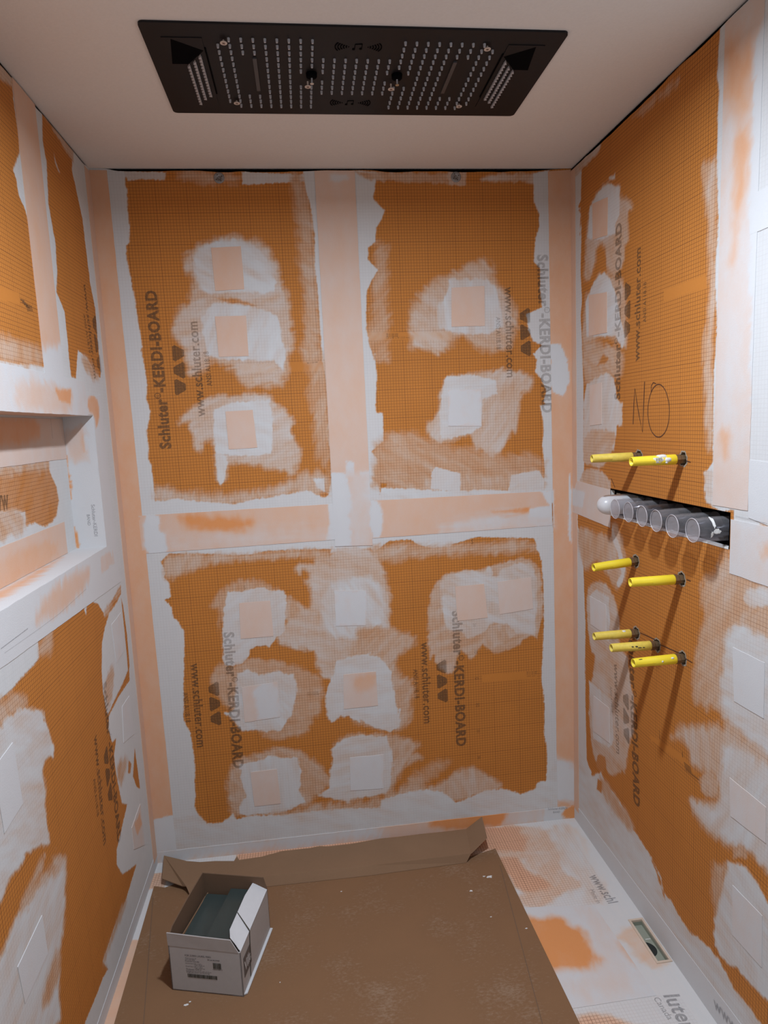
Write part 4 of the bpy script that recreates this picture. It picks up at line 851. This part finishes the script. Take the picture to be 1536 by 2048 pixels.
for i, (a, b, Ln) in enumerate(STUBS):
    base = Vector((W, -a, b))
    best = None
    for l in np.arange(.11, .17, .002):
        for dz in np.arange(-.012, .012, .002):
            for dy in np.arange(-.016, .016, .002):
                P = np.array([W-l, -a+dy, b+dz])-CAM; q = (768+FPX*(P@cR)/(P@cF)-TIPS[i][0], 1024-FPX*(P@cU)/(P@cF)-TIPS[i][1]); e = math.hypot(*q)+abs(l-.143)*250+(abs(dz)+abs(dy))*60
                if best is None or e < best[0]: best = (e, l, dy, dz)
    tip = Vector((W-best[1], -a+best[2], b+best[3])); ax = (tip-base).normalized(); L_ = (tip-base).length
    t = empty('pipe_stub', base, SLAB[i], 'pipe', 'yellow capped pipe stubs on the right wall')
    bm = bmesh.new(); s0 = .022; R_ = .0124
    mid = s0+(L_-s0)*.52
    lathe(bm, base, ax, [(s0, .006), (s0, R_+.0007), (s0+.002, R_+.0012), (mid, R_+.0006), (mid+.001, R_), (L_-.002, R_-.0004), (L_, R_-.0012), (L_-.0005, R_-.0028), (s0+.02, R_-.0034), (s0+.02, 0)], 32)
    sl = obj('plastic_sleeve', bm, M_YEL if i in (2, 3, 1, 6) else M_YELD, t, True)
    for p_ in sl.data.polygons: p_.use_smooth = True
    axn, x_, y_ = frame_of(ax)
    bm = bmesh.new()
    for k in range(3):
        an = k*2*PI/3+.9
        c0 = (x_*math.cos(an)+y_*math.sin(an)); tg = (-x_*math.sin(an)+y_*math.cos(an))
        p0 = base+axn*mid+c0*(R_-.0002); p1 = base+axn*(L_-.006)+c0*(R_-.0010)
        prism(bm, [p0-tg*.002, p0+tg*.002, p1+tg*.002, p1-tg*.002], c0*.0009)
    obj('moulded_rib', bm, sl.data.materials[0], sl)
    bm = bmesh.new(); lathe(bm, base, ax, [(-.05, 0), (-.05, .0125), (.010, .0125), (.012, .0145), (s0, .0145), (s0, 0)], 6); obj('brass_coupling', bm, M_BRASS, t)
    def blob(u_, an, r1, r2, th, mat, nm, seed):
        rg = random.Random(seed); bm = bmesh.new(); n = 14
        c = None; ring = []; mids = []
        for k in range(n):
            tt = 2*PI*k/n; rr1 = (.75+.5*rg.random()); du = r1*rr1*math.cos(tt); da = r2*rr1*math.sin(tt)/R_
            f = lambda du, da, h: base+axn*(u_+du)+(x_*math.cos(an+da)+y_*math.sin(an+da))*(R_+.0006+h)
            ring.append(bm.verts.new(f(du, da, -.0004))); mids.append(bm.verts.new(f(du*.7, da*.7, th)))
        c = bm.verts.new(base+axn*u_+(x_*math.cos(an)+y_*math.sin(an))*(R_+.0006+th*1.25))
        for k in range(n):
            j = (k+1) % n; bm.faces.new((ring[k], ring[j], mids[j], mids[k])); bm.faces.new((mids[k], mids[j], c))
        obj(nm, bm, mat, sl, True)
    def ang(v):   # angle of a direction around the tube
        v = Vector(v); return math.atan2(v.dot(y_), v.dot(x_))
    A1 = ang((0, -.45, .8)); A2 = ang((0, -1, .1))
    if i == 1:
        blob(.073, A2+.0, .016, .010, .0005, M_CLEARPAPER, 'sticker', 1); blob(.062, A1, .014, .007, .0022, M_GROUT, 'thinset_smear', 2); blob(.050, A2, .010, .008, .0016, M_GROUT, 'thinset_smear', 4)
        for k in range(5): blob(.081-k*.0035, A2+.2, .0008, .005, .0010, M_SMUDGE, 'ink_bar', 30+k)
        blob(.052, ang((0, -.9, -.5)), .004, .003, .0018, M_GROUT, 'thinset_smear', 5)
    if i == 4: blob(.045, A1, .006, .004, .0015, M_GROUT, 'thinset_smear', 6)
    if i == 5:
        for k, (u_, w2, h2) in enumerate(((.060, .008, .002), (.070, .005, .003), (.048, .006, .002), (.082, .004, .002))): blob(u_, A2+.3*(k % 2)-.1, w2, h2, .0004, M_SMUDGE, 'black_smudge', 11+k)
    if i == 6:
        blob(.036, A2+.5, .005, .003, .0016, M_GROUT, 'thinset_smear', 8); blob(.066, A2, .003, .003, .0012, M_GROUT, 'thinset_smear', 9); blob(.126, A1, .006, .001, .0004, M_SMUDGE, 'pen_mark', 10)
# ------------------------------------------------------------------ valves with clear caps in the slot
def glassy(name, rough, col, ior, alpha):
    m, nt, b = nmat(name); out = [n for n in nt.nodes if n.type == 'OUTPUT_MATERIAL'][0]
    b.inputs['Base Color'].default_value = (*col, 1); b.inputs['Roughness'].default_value = rough; b.inputs['IOR'].default_value = ior; b.inputs['Specular IOR Level'].default_value = .8
    tr = N(nt, 'ShaderNodeBsdfTransparent'); tr.inputs[0].default_value = (.93, .92, .93, 1); mx = N(nt, 'ShaderNodeMixShader')
    lw = N(nt, 'ShaderNodeLayerWeight'); lw.inputs[0].default_value = .35
    g = N(nt, 'ShaderNodeTexCoord').outputs['Object']
    f = math_(nt, 'MULTIPLY_ADD', math_(nt, 'POWER', lw.outputs['Facing'], 2.2), .45, alpha, clamp=True); f = math_(nt, 'MULTIPLY_ADD', noise(nt, g, 60, 3), .08, f, clamp=True)
    lk(nt, f, mx.inputs[0]); lk(nt, tr.outputs[0], mx.inputs[1]); lk(nt, b.outputs[0], mx.inputs[2]); lk(nt, mx.outputs[0], out.inputs[0]); return m
M_CLEAR = glassy('clear_scuffed_plastic', .12, (.50, .48, .48), 1.45, .02)
M_DISCC = glassy('clear_end_disc', .25, (.62, .58, .58), 1.45, .12)
M_CRIM = glassy('clear_rim', .2, (.72, .66, .66), 1.45, .5)
M_MILK = glassy('milky_plastic', .3, (.75, .74, .74), 1.45, .62)
M_VALVE = simple('black_valve_body', (.012, .013, .018), .35, 0, var=.3)
M_CHROME = simple('grey_valve_stem', (.35, .34, .33), .3, .8, var=.1)
M_FLANGE = simple('white_plastic_flange', (.78, .78, .76), .4, 0, var=.03)
ZC = 1.297; RC = .0300
VL = ['milky domed valve cap sticking out furthest, at the left end of the slot', 'clear plastic valve cap, first one right of the milky dome', 'clear plastic valve cap, second one right of the milky dome',
      'clear plastic valve cap in the middle of the row, three caps on either side', 'clear plastic valve cap, third from the right end of the slot', 'large clear plastic valve cap, next to the rightmost one', 'largest-looking clear valve cap with white thinset smears, right end of the slot']
for k in range(7):
    y = -(.392+.0812*k); x0 = W+.055; ext = [.084, .066, .066, .068, .072, .074, .070][k]; c = Vector((W, y, ZC+(.002, 0, .001, 0, -.001, -.003, -.001)[k]))
    t = empty('shower_valve', (x0, y, ZC), VL[k], 'valve', 'capped shower valves in the slot of the right wall')
    ax = Vector((-1, 0, 0)); o_ = Vector((x0, y, c.z))
    bm = bmesh.new(); lathe(bm, o_, ax, [(-.04, 0), (-.04, .031), (.012, .031), (.014, .024), (.02, .0), ], 28); box(bm, x0-.01, x0+.05, y-.037, y+.037, ZC-.02, ZC+.012); obj('valve_body', bm, M_VALVE, t)
    bm = bmesh.new(); lathe(bm, o_, ax, [(.01, .011), (.05, .010), (.052, .006), (.066, .006), (.066, 0)], 20); obj('valve_stem', bm, M_CHROME if k in (1, 3) else M_VALVE, t, True)
    Lc = .055+ext
    bm = bmesh.new()
    if k == 0:
        pr_ = [(.0, RC+.001), (Lc-.036, RC+.001)]+[(Lc-.036+.036*math.sin(q), (RC+.001)*math.cos(q)) for q in [i*PI/2/8 for i in range(1, 9)]]
        lathe(bm, o_, ax, pr_, 40); obj('domed_cap', bm, M_MILK, t, True)
    else:
        lathe(bm, o_, ax, [(0, RC), (Lc-.028, RC), (Lc-.027, RC-.0012), (Lc-.001, RC-.0012), (Lc, RC-.0022), (Lc-.0016, RC-.003), (Lc-.027, RC-.003), (0, RC-.002)], 48); cp_ = obj('clear_cap', bm, M_CLEAR, t)
        for p_ in cp_.data.polygons: p_.use_smooth = True
        bm = bmesh.new(); lathe(bm, o_, ax, [(Lc-.0025, 0), (Lc-.0025, RC-.003), (Lc-.0012, RC-.003), (Lc-.0012, .012), (Lc-.0022, .011), (Lc-.0022, 0)], 40); obj('end_disc', bm, M_DISCC, cp_)
        bm = bmesh.new(); lathe(bm, o_, ax, [(Lc, RC-.0022), (Lc+.0012, RC-.0012), (Lc, RC-.0002), (Lc-.0012, RC-.0012)], 48, closed=True); obj('cap_rim', bm, M_CRIM, cp_, True)
    # white flange under the cap
    if k == 6:
        for (du, an, r1, r2, sd) in ((.088, -1.5, .004, .017, 3), (.082, .1, .009, .006, 5), (.094, .5, .003, .008, 8)):
            bm = bmesh.new(); n = 16; rg = random.Random(sd); ring = []
            for q in range(n):
                tt = 2*PI*q/n; rr1 = .7+.5*rg.random(); u_ = du+r1*rr1*math.cos(tt); a_ = PI/2+.0-an*.55+r2*rr1*math.sin(tt)/RC
                ring.append(bm.verts.new((x0-u_, y-RC*1.02*math.sin(PI/2+(a_-PI/2)) if False else y-(RC+.0012)*math.cos(a_-PI/2+0*an), c.z+(RC+.0012)*math.sin(a_-PI/2))))
            bm.faces.new(ring); e = bmesh.ops.extrude_face_region(bm, geom=bm.faces[:]); bmesh.ops.translate(bm, verts=[v for v in e['geom'] if isinstance(v, bmesh.types.BMVert)], vec=(0, -.0012, .0012)); bmesh.ops.triangulate(bm, faces=bm.faces[:])
            obj('thinset_smear', bm, M_GROUT, t)
bm = bmesh.new(); box(bm, W+.015, W+.07, -.345, -.318, 1.30, 1.326); box(bm, W+.03, W+.04, -.43, -.33, 1.321, 1.325); lathe(bm, (W+.05, -.375, 1.318), (0, -1, 0), [(0, .012), (.02, .012)], 16)
obj('wall_bracket', bm, simple('galvanised_steel', (.35, .32, .25), .4, .7), wr)
# ------------------------------------------------------------------ washers and screws at the top of the back wall
M_STEEL = simple('zinc_washer', (.30, .29, .28), .45, .7, var=.2, scale=200)
for (x, z, lab) in ((.409, 2.410, 'round steel washer and screw at the top of the upper left board'), (1.208, 2.412, 'round steel washer and screw at the top of the upper right board')):
    t = empty('washer', (x, 0, z), lab, 'washer', 'washers along the top of the back wall'); ax = Vector((0, -1, 0))
    bm = bmesh.new(); lathe(bm, (x, 0, z), ax, [(0, .0175), (.0015, .0175), (.0022, .015), (.0016, .009), (.0006, .005), (0, .005)], 32); dk = obj('washer_disc', bm, M_STEEL, t, True)
    bm = bmesh.new(); lathe(bm, (x, -.0008, z), ax, [(0, .0045), (.0018, .004), (.0018, .0022), (.0006, .0012), (.0006, 0)], 16); obj('screw_head', bm, M_STEEL, t)
    bm = bmesh.new()
    for q in range(4): lathe(bm, (x+.0105*math.cos(q*PI/2+.5), -.0017, z+.0105*math.sin(q*PI/2+.5)), ax, [(0, 0), (0, .0018), (.0004, .0018), (.0004, 0)], 10)
    obj('washer_hole', bm, M_SMUDGE, dk)
# ------------------------------------------------------------------ floor drain
dr = empty('floor_drain', ((D_X0+D_X1)/2, -(D_V0+D_V1)/2, floor_z(1.6)), 'small rectangular recessed floor drain with a dark round outlet by the right wall', 'drain')
M_RIM = simple('peach_membrane_rim', (.60, .47, .36), .8, 0, var=.1); M_DR = simple('grey_green_plastic', (.30, .31, .245), .55, 0, var=.08)
zf = floor_z(1.59)
def rect_ring(bm, x0, x1, y0, y1, wd, z0, z1):
    box(bm, x0-wd, x1+wd, y1, y1+wd, z0, z1); box(bm, x0-wd, x1+wd, y0-wd, y0, z0, z1); box(bm, x0-wd, x0, y0, y1, z0, z1); box(bm, x1, x1+wd, y0, y1, z0, z1)
bm = bmesh.new(); rect_ring(bm, D_X0, D_X1, -D_V1, -D_V0, .007, zf-.004, zf+.0026); bmesh.ops.bevel(bm, geom=bm.edges[:], offset=.0008, segments=1); obj('drain_rim', bm, M_RIM, dr)
bm = bmesh.new(); zb = zf-.017
box(bm, D_X0-.05, D_X1, -D_V1, -D_V0, zb-.002, zb); box(bm, D_X1, D_X1+.002, -D_V1, -D_V0, zb, zf-.004); box(bm, D_X0-.05, D_X1, -D_V0, -D_V0+.002, zb, zf-.004); box(bm, D_X0-.05, D_X1, -D_V1-.002, -D_V1, zb, zf-.004); box(bm, D_X0-.052, D_X0-.05, -D_V1, -D_V0, zb, zf-.004)
obj('drain_channel', bm, M_DR, dr)
bm = bmesh.new(); lathe(bm, (1.575, -.648, zb+.0006), (0, 0, 1), [(0, 0), (0, .0285), (.0004, .0285), (.0004, 0)], 40); obj('outlet', bm, simple('dark_pipe_mouth', (.02, .024, .022), .6), dr)
bm = bmesh.new(); box(bm, 1.590, 1.606, -.612, -.609, zb, zb+.001); obj('channel_mark', bm, M_FOAM, dr)
# ------------------------------------------------------------------ cardboard on the floor
def card_mat(name, col, spots):
    m, nt, b = nmat(name); g = N(nt, 'ShaderNodeTexCoord').outputs['Object']
    n1 = noise(nt, g, 5, 4); n2 = noise(nt, mapping(nt, g, (1, 2.2, 1)), 90, 5, .7); n3 = noise(nt, g, 400, 2)
    c = mixc(nt, n1, tuple(v*1.12 for v in col), tuple(v*.88 for v in col))
    s = math_(nt, 'MULTIPLY', math_(nt, 'SUBTRACT', math_(nt, 'ADD', math_(nt, 'MULTIPLY', n2, .6), math_(nt, 'MULTIPLY', n1, .55)), .62, clamp=True), spots, clamp=True)
    c = mixc(nt, s, c, (.44, .34, .25)); c = mixc(nt, math_(nt, 'MULTIPLY', n3, .25), c, tuple(v*.6 for v in col))
    lk(nt, c, b.inputs['Base Color']); b.inputs['Roughness'].default_value = .85; b.inputs['Specular IOR Level'].default_value = .2
    bp = N(nt, 'ShaderNodeBump'); bp.inputs['Strength'].default_value = .25; bp.inputs['Distance'].default_value = .001; lk(nt, n2, bp.inputs['Height']); lk(nt, bp.outputs[0], b.inputs['Normal']); return m
M_CARD = card_mat('kraft_cardboard', (.235, .125, .062), 2.2); M_CARD2 = card_mat('kraft_cardboard_clean', (.26, .155, .088), .3); M_CARDIN = card_mat('box_inside', (.17, .105, .065), .2)
def gz(x, h=0.0): return floor_z(x)+h
def flo(px, py, z):
    P = on(2, z, px, py)
    for _ in range(3): P = on(2, z+floor_z(P[0]), px, py)
    return Vector(P)
SH = .0035
top = [flo(*q, SH) for q in ((308, 1772), (330, 1775), (367, 1787), (380, 1799))]
B1_ = flo(975, 1702, SH); B2_ = flo(991, 1697, SH); BR = flo(1160, 2048, SH); BL = flo(228, 2048, SH)
ext = 1.35
def extend(a, b, y):
    t = (y-a.y)/(b.y-a.y); p = a+(b-a)*t; p.z = gz(p.x, SH); return p
PL = [top[0], top[1], flo(372, 1760, SH), flo(930, 1716, SH), B1_, B2_, BR, extend(B2_, BR, -ext), extend(top[0], BL, -ext), BL]
bm = bmesh.new(); prism(bm, [p for p in PL], (0, 0, -.003)); bmesh.ops.triangulate(bm, faces=[f for f in bm.faces if len(f.verts) > 4])
cs = tag(obj('cardboard_sheet', bm, M_CARD), 'large flat brown cardboard sheet lying on the shower floor under the tile box', 'cardboard')
for (x, y, r1, sd) in ((979, 1754, .010, 1), (968, 1753, .004, 2), (942, 1782, .006, 3), (683, 1783, .003, 4), (372, 2010, .006, 6), (380, 2004, .004, 7), (982, 1834, .003, 8), (1053, 1857, .004, 9), (648, 1750, .004, 10), (560, 1965, .002, 11)):
    p = flo(x, y, SH+.0003); rg = random.Random(sd); bm = bmesh.new(); n = 12; ring = []
    for q in range(n):
        a_ = 2*PI*q/n; k_ = .55+.8*rg.random(); ring.append(Vector((p.x+r1*k_*math.cos(a_), p.y+r1*.6*k_*math.sin(a_), p.z)))
    prism(bm, ring, (0, 0, .001)); obj('thinset_splash', bm, M_GROUT, cs)
# crease lines on the sheet
for (a, b) in (((306, 1795), (287, 2048)), ((1000, 1730), (1085, 2048))):
    pa, pb = flo(*a, SH+.0002), flo(*b, SH+.0002); n = Vector((1, 0, 0))*.0012; bm = bmesh.new(); prism(bm, [pa-n, pa+n, pb+n, pb-n], (0, 0, .0002)); obj('crease', bm, M_CARDIN, cs)
# folded end flap lying against the back wall
et = empty('cardboard_flap', flo(640, 1740, SH), 'long folded cardboard flap with turned-up ends lying along the back wall', 'cardboard')
HR = .030
lipb = [flo(382, 1795, SH+.001), flo(536, 1773, SH+.001), flo(740, 1751, SH+.001), flo(933, 1725, SH+.001)]
ridge = [flo(372, 1772, HR), flo(533, 1752, HR), flo(740, 1731, HR), flo(942, 1707, HR)]
bk = []
pxs = [(374, 1722), (400, 1724), (430, 1722), (468, 1722), (474, 1712), (478, 1720), (520, 1714), (565, 1702), (620, 1696), (640, 1692), (655, 1693), (700, 1688), (760, 1677), (800, 1673), (840, 1668), (880, 1664), (932, 1658)]
for q in pxs: bk.append(flo(*q, .014))
T3 = Vector((0, .0, .0028))
bm = bmesh.new(); prism(bm, [ridge[0]]+bk+ridge[:0:-1], -T3); bmesh.ops.triangulate(bm, faces=[f for f in bm.faces if len(f.verts) > 4]); obj('flap_panel', bm, M_CARD2, et)
bm = bmesh.new(); prism(bm, lipb+ridge[::-1], (0, .0028, 0)); bmesh.ops.triangulate(bm, faces=[f for f in bm.faces if len(f.verts) > 4]); obj('flap_lip', bm, M_CARD2, et)
def at_h(px, py, y):   # point on the vertical plane y = const
    return Vector(on(1, y, px, py))
e0 = ridge[3]; e1 = bk[-1]
bm = bmesh.new(); prism(bm, [e1, at_h(963, 1634, e1.y+.006), at_h(973, 1676, e0.y+.03), e0], (.0028, 0, 0)); obj('end_tab', bm, M_CARD2, et)
e0 = ridge[0]; e1 = bk[0]
bm = bmesh.new(); prism(bm, [e1, flo(328, 1711, .03), flo(324, 1757, .03), flo(365, 1772, .02), e0], (0, 0, -.0028)); obj('end_tab', bm, M_CARD2, et)

# ------------------------------------------------------------------ open carton with green tiles
M_WH = simple('white_printed_cardboard', (.42, .395, .375), .7, 0, var=.06, scale=60, bump=.0004)
M_WHF = simple('white_flap_cardboard', (.60, .60, .60), .65, 0, var=.04, scale=60)
A = Vector((.166, -.589, 0)); Bc = Vector((.373, -.646, 0)); Cc = Vector((.435, -.403, 0)); Dc = Vector((.228, -.346, 0)); z0 = gz(.3, SH+.0005)
ux = (Bc-A).normalized(); uy = (Dc-A).normalized(); BW = (Bc-A).length; BD = (Cc-Bc).length; HB = .141
bx = empty('tile_carton', A+Vector((0, 0, z0)), 'open white printed cardboard carton holding dark green tiles', 'box')
def Bp(a, b, z):
    P = A+ux*a+uy*b; return P+Vector((0, 0, gz(P.x, SH+.0008)+z))
TH = .0032
def panel(name, P4, off, mat, par=None):
    bm = bmesh.new(); prism(bm, P4, off)
    bmesh.ops.triangulate(bm, faces=[f for f in bm.faces if len(f.verts) > 4]); return obj(name, bm, mat, par or bx)
in_y = uy*TH; in_x = ux*TH
fr = panel('front_panel', [Bp(0, 0, 0), Bp(BW, 0, 0), Bp(BW, 0, HB-.004), Bp(BW*.5, 0, HB-.002), Bp(0, 0, HB)], in_y, M_WH)
panel('front_flap', [Bp(0, -.001, HB), Bp(BW*.5, -.001, HB-.002), Bp(BW*.975, -.001, HB-.004), Bp(BW*.88, -.004, HB+.036), Bp(BW*.5, -.004, HB+.038), Bp(.0, -.003, HB+.041)], in_y, M_WH)
panel('left_panel', [Bp(0, 0, 0), Bp(0, BD, 0), Bp(0, BD, HB+.041), Bp(0, BD*.55, HB+.041), Bp(0, BD*.12, HB+.036), Bp(0, 0.003, HB+.022), Bp(0, 0, HB)], in_x, M_CARDIN)
panel('back_panel', [Bp(0, BD, 0), Bp(BW, BD, 0), Bp(BW, BD, HB), Bp(BW*.95, BD, HB+.040), Bp(.0, BD, HB+.041)], -in_y, M_CARDIN)
rp = panel('right_panel', [Bp(BW, 0, 0), Bp(BW, BD, 0), Bp(BW, BD, HB), Bp(BW, 0, HB-.003)], -in_x, M_WH)
panel('right_flap', [Bp(BW, .004, HB-.002), Bp(BW, BD, HB), Bp(BW-.046, BD-.004, HB+.020), Bp(BW-.044, BD*.78, HB+.016), Bp(BW-.052, BD*.76, HB+.020), Bp(BW-.050, .055, HB+.018), Bp(BW-.040, .03, HB+.014), Bp(BW-.022, .018, HB+.008), Bp(BW-.008, .008, HB+.001)], (0, 0, -TH), M_WHF)
panel('bottom_panel', [Bp(0, 0, 0), Bp(BW, 0, 0), Bp(BW, BD, 0), Bp(0, BD, 0)], (0, 0, .003), M_CARDIN)
panel('bottom_edge', [Bp(BW, .004, .001), Bp(BW, BD, .001), Bp(BW+.008, BD, .001), Bp(BW+.008, .010, .001)], (0, 0, .0035), M_WHF)
panel('inner_tray', [Bp(TH, TH, .003), Bp(BW-TH, TH, .003), Bp(BW-TH, BD-TH, .003), Bp(TH, BD-TH, .003)], (0, 0, .098), M_CARDIN)
panel('inner_edge', [Bp(.014, TH+.002, .1), Bp(.016, BD-TH-.004, .1), Bp(.016, BD-TH-.004, .118), Bp(.014, TH+.002, .128)], ux*.0025, M_CARD2)
# strap across the flap and down the side
for P4, off in (([Bp(BW-.050, .118, HB+.0195), Bp(BW-.050, .121, HB+.0195), Bp(BW+.0006, .079, HB+.0012), Bp(BW+.0006, .075, HB+.0012)], Vector((0, 0, .0008))),
                ([Bp(BW+.0006, .075, HB), Bp(BW+.0006, .079, HB), Bp(BW+.0006, .062, .01), Bp(BW+.0006, .058, .01)], ux*.0008)):
    panel('strap', P4, off, M_SMUDGE)
# brand block and shipping print
def on_box(co, fs, orig, dx, dy, s, name, mat, off):
    me = bpy.data.meshes.new(name); me.from_pydata([tuple(orig+dx*float(c[0])*s+dy*float(c[1])*s+off) for c in co], [], fs); me.update(); fattr(me, 'film', np.zeros(len(co))); return obj(name, me, mat, bx)
Zv = Vector((0, 0, 1)); M_BINK = ink_mat('carton_ink', (.07, .055, .055), .92, 0); M_BLOCK = simple('grey_brown_block', (.12, .10, .09), .7)
bm = bmesh.new(); prism(bm, [Bp(BW+.0006, .016, .045), Bp(BW+.0006, .076, .045), Bp(BW+.0006, .076, .105), Bp(BW+.0006, .016, .105)], ux*.0003); obj('logo_block', bm, M_BLOCK, rp)
co, fs = text_mesh('Villa', .03); k_ = .050/co[:, 0].max(); on_box(co*np.array([1, 1.5, 1]), fs, Bp(BW+.0012, .022, .060), uy, Zv, k_, 'logo_lettering', M_WHF, Vector((0, 0, 0)))
fy = -uy*.0006
def bt(s, x, z, wd, bold=0.01, ys=1.0):
    co, fs = text_mesh(s, bold); k_ = wd/co[:, 0].max(); on_box(co*np.array([1, ys, 1]), fs, Bp(x, 0, z), ux, Zv, k_, 'shipping_print', M_BINK, fy)
bt('FOR 225903 LAUREL FERN', .048, .112, .078, .0, 1.2); bt('SKU# 8623968', .115, .1045, .036)
for s, z, x, wd in (('Wall Ceramic W', .1045, .048, .034), ('Lot Code A092', .100, .048, .030), ('Production Date 804', .095, .048, .042), ('Nominal Size: 3.00 x 12.00 in', .0885, .048, .050), ('7.50 x 30.00 cm', .084, .075, .030),
                    ('Actual Size: 2.95 x 11.8 in', .079, .048, .050), ('7.49 x 29.97 cm', .0745, .075, .030), ('Thickness: 0.35 in', .0695, .048, .046), ('Coverage area per carton: 5.38 sq ft 22 pcs', .065, .048, .076), ('Weight per carton: 16.7 lb (7.6 kg)', .0605, .048, .070)):
    bt(s, x, z, wd, .004)
rb = random.Random(4)
def bars(x, z, wd, h):
    bm = bmesh.new(); c = x
    while c < x+wd:
        q = rb.choice((.0006, .001, .0016, .0022)); prism(bm, [Bp(c, -.0006, z), Bp(c+q, -.0006, z), Bp(c+q, -.0006, z+h), Bp(c, -.0006, z+h)], -uy*.0002); c += q+rb.choice((.0006, .0009, .0014))
    obj('barcode', bm, M_SMUDGE, fr)
bars(.052, .046, .086, .0115); bars(.131, .0805, .024, .018); bt('6 86234 96812 9', .129, .0765, .029)
# tiles
M_TILE = simple('dark_green_glaze', (.040, .055, .052), .35, 0, var=.35, scale=9, coat=.2); M_TSIDE = simple('dark_tile_edge', (.012, .014, .016), .5)
def tile(x, y, z, w_, l_, lab, tilt=0):
    bm = bmesh.new(); box(bm, 0, w_, 0, l_, 0, .0085); bmesh.ops.bevel(bm, geom=[e for e in bm.edges if all(v.co.z > .008 for v in e.verts)], offset=.0015, segments=2)
    bm.transform(Matrix.Rotation(tilt, 4, 'Y'))
    bm.transform(Matrix((( ux.x, uy.x, 0, 0), (ux.y, uy.y, 0, 0), (0, 0, 1, 0), (0, 0, 0, 1)))); o = obj('wall_tile', bm, M_TILE); o.location = Bp(x, y, z); tag(o, lab, 'tile', 'green tiles in the carton'); return o
zt = .1015
tile(.018, .008, zt, .076, .228, 'bottom dark green tile of the left stack in the carton, under the cracked-corner one'); tile(.0175, .010, zt+.0092, .076, .226, 'dark green tile on top of the left stack in the carton')
for q, lab in enumerate(('dark green tile edge lowest in the right stack of the carton', 'second dark green tile from below in the right stack of the carton', 'third dark green tile from below, edge showing in the right stack', 'dark green tile on top of the higher right stack in the carton')):
    tile((.102, .1035, .1005, .096)[q], (.008, .010, .007, .006)[q], zt+.0092*q, .076, .238 if q == 3 else .234, lab)
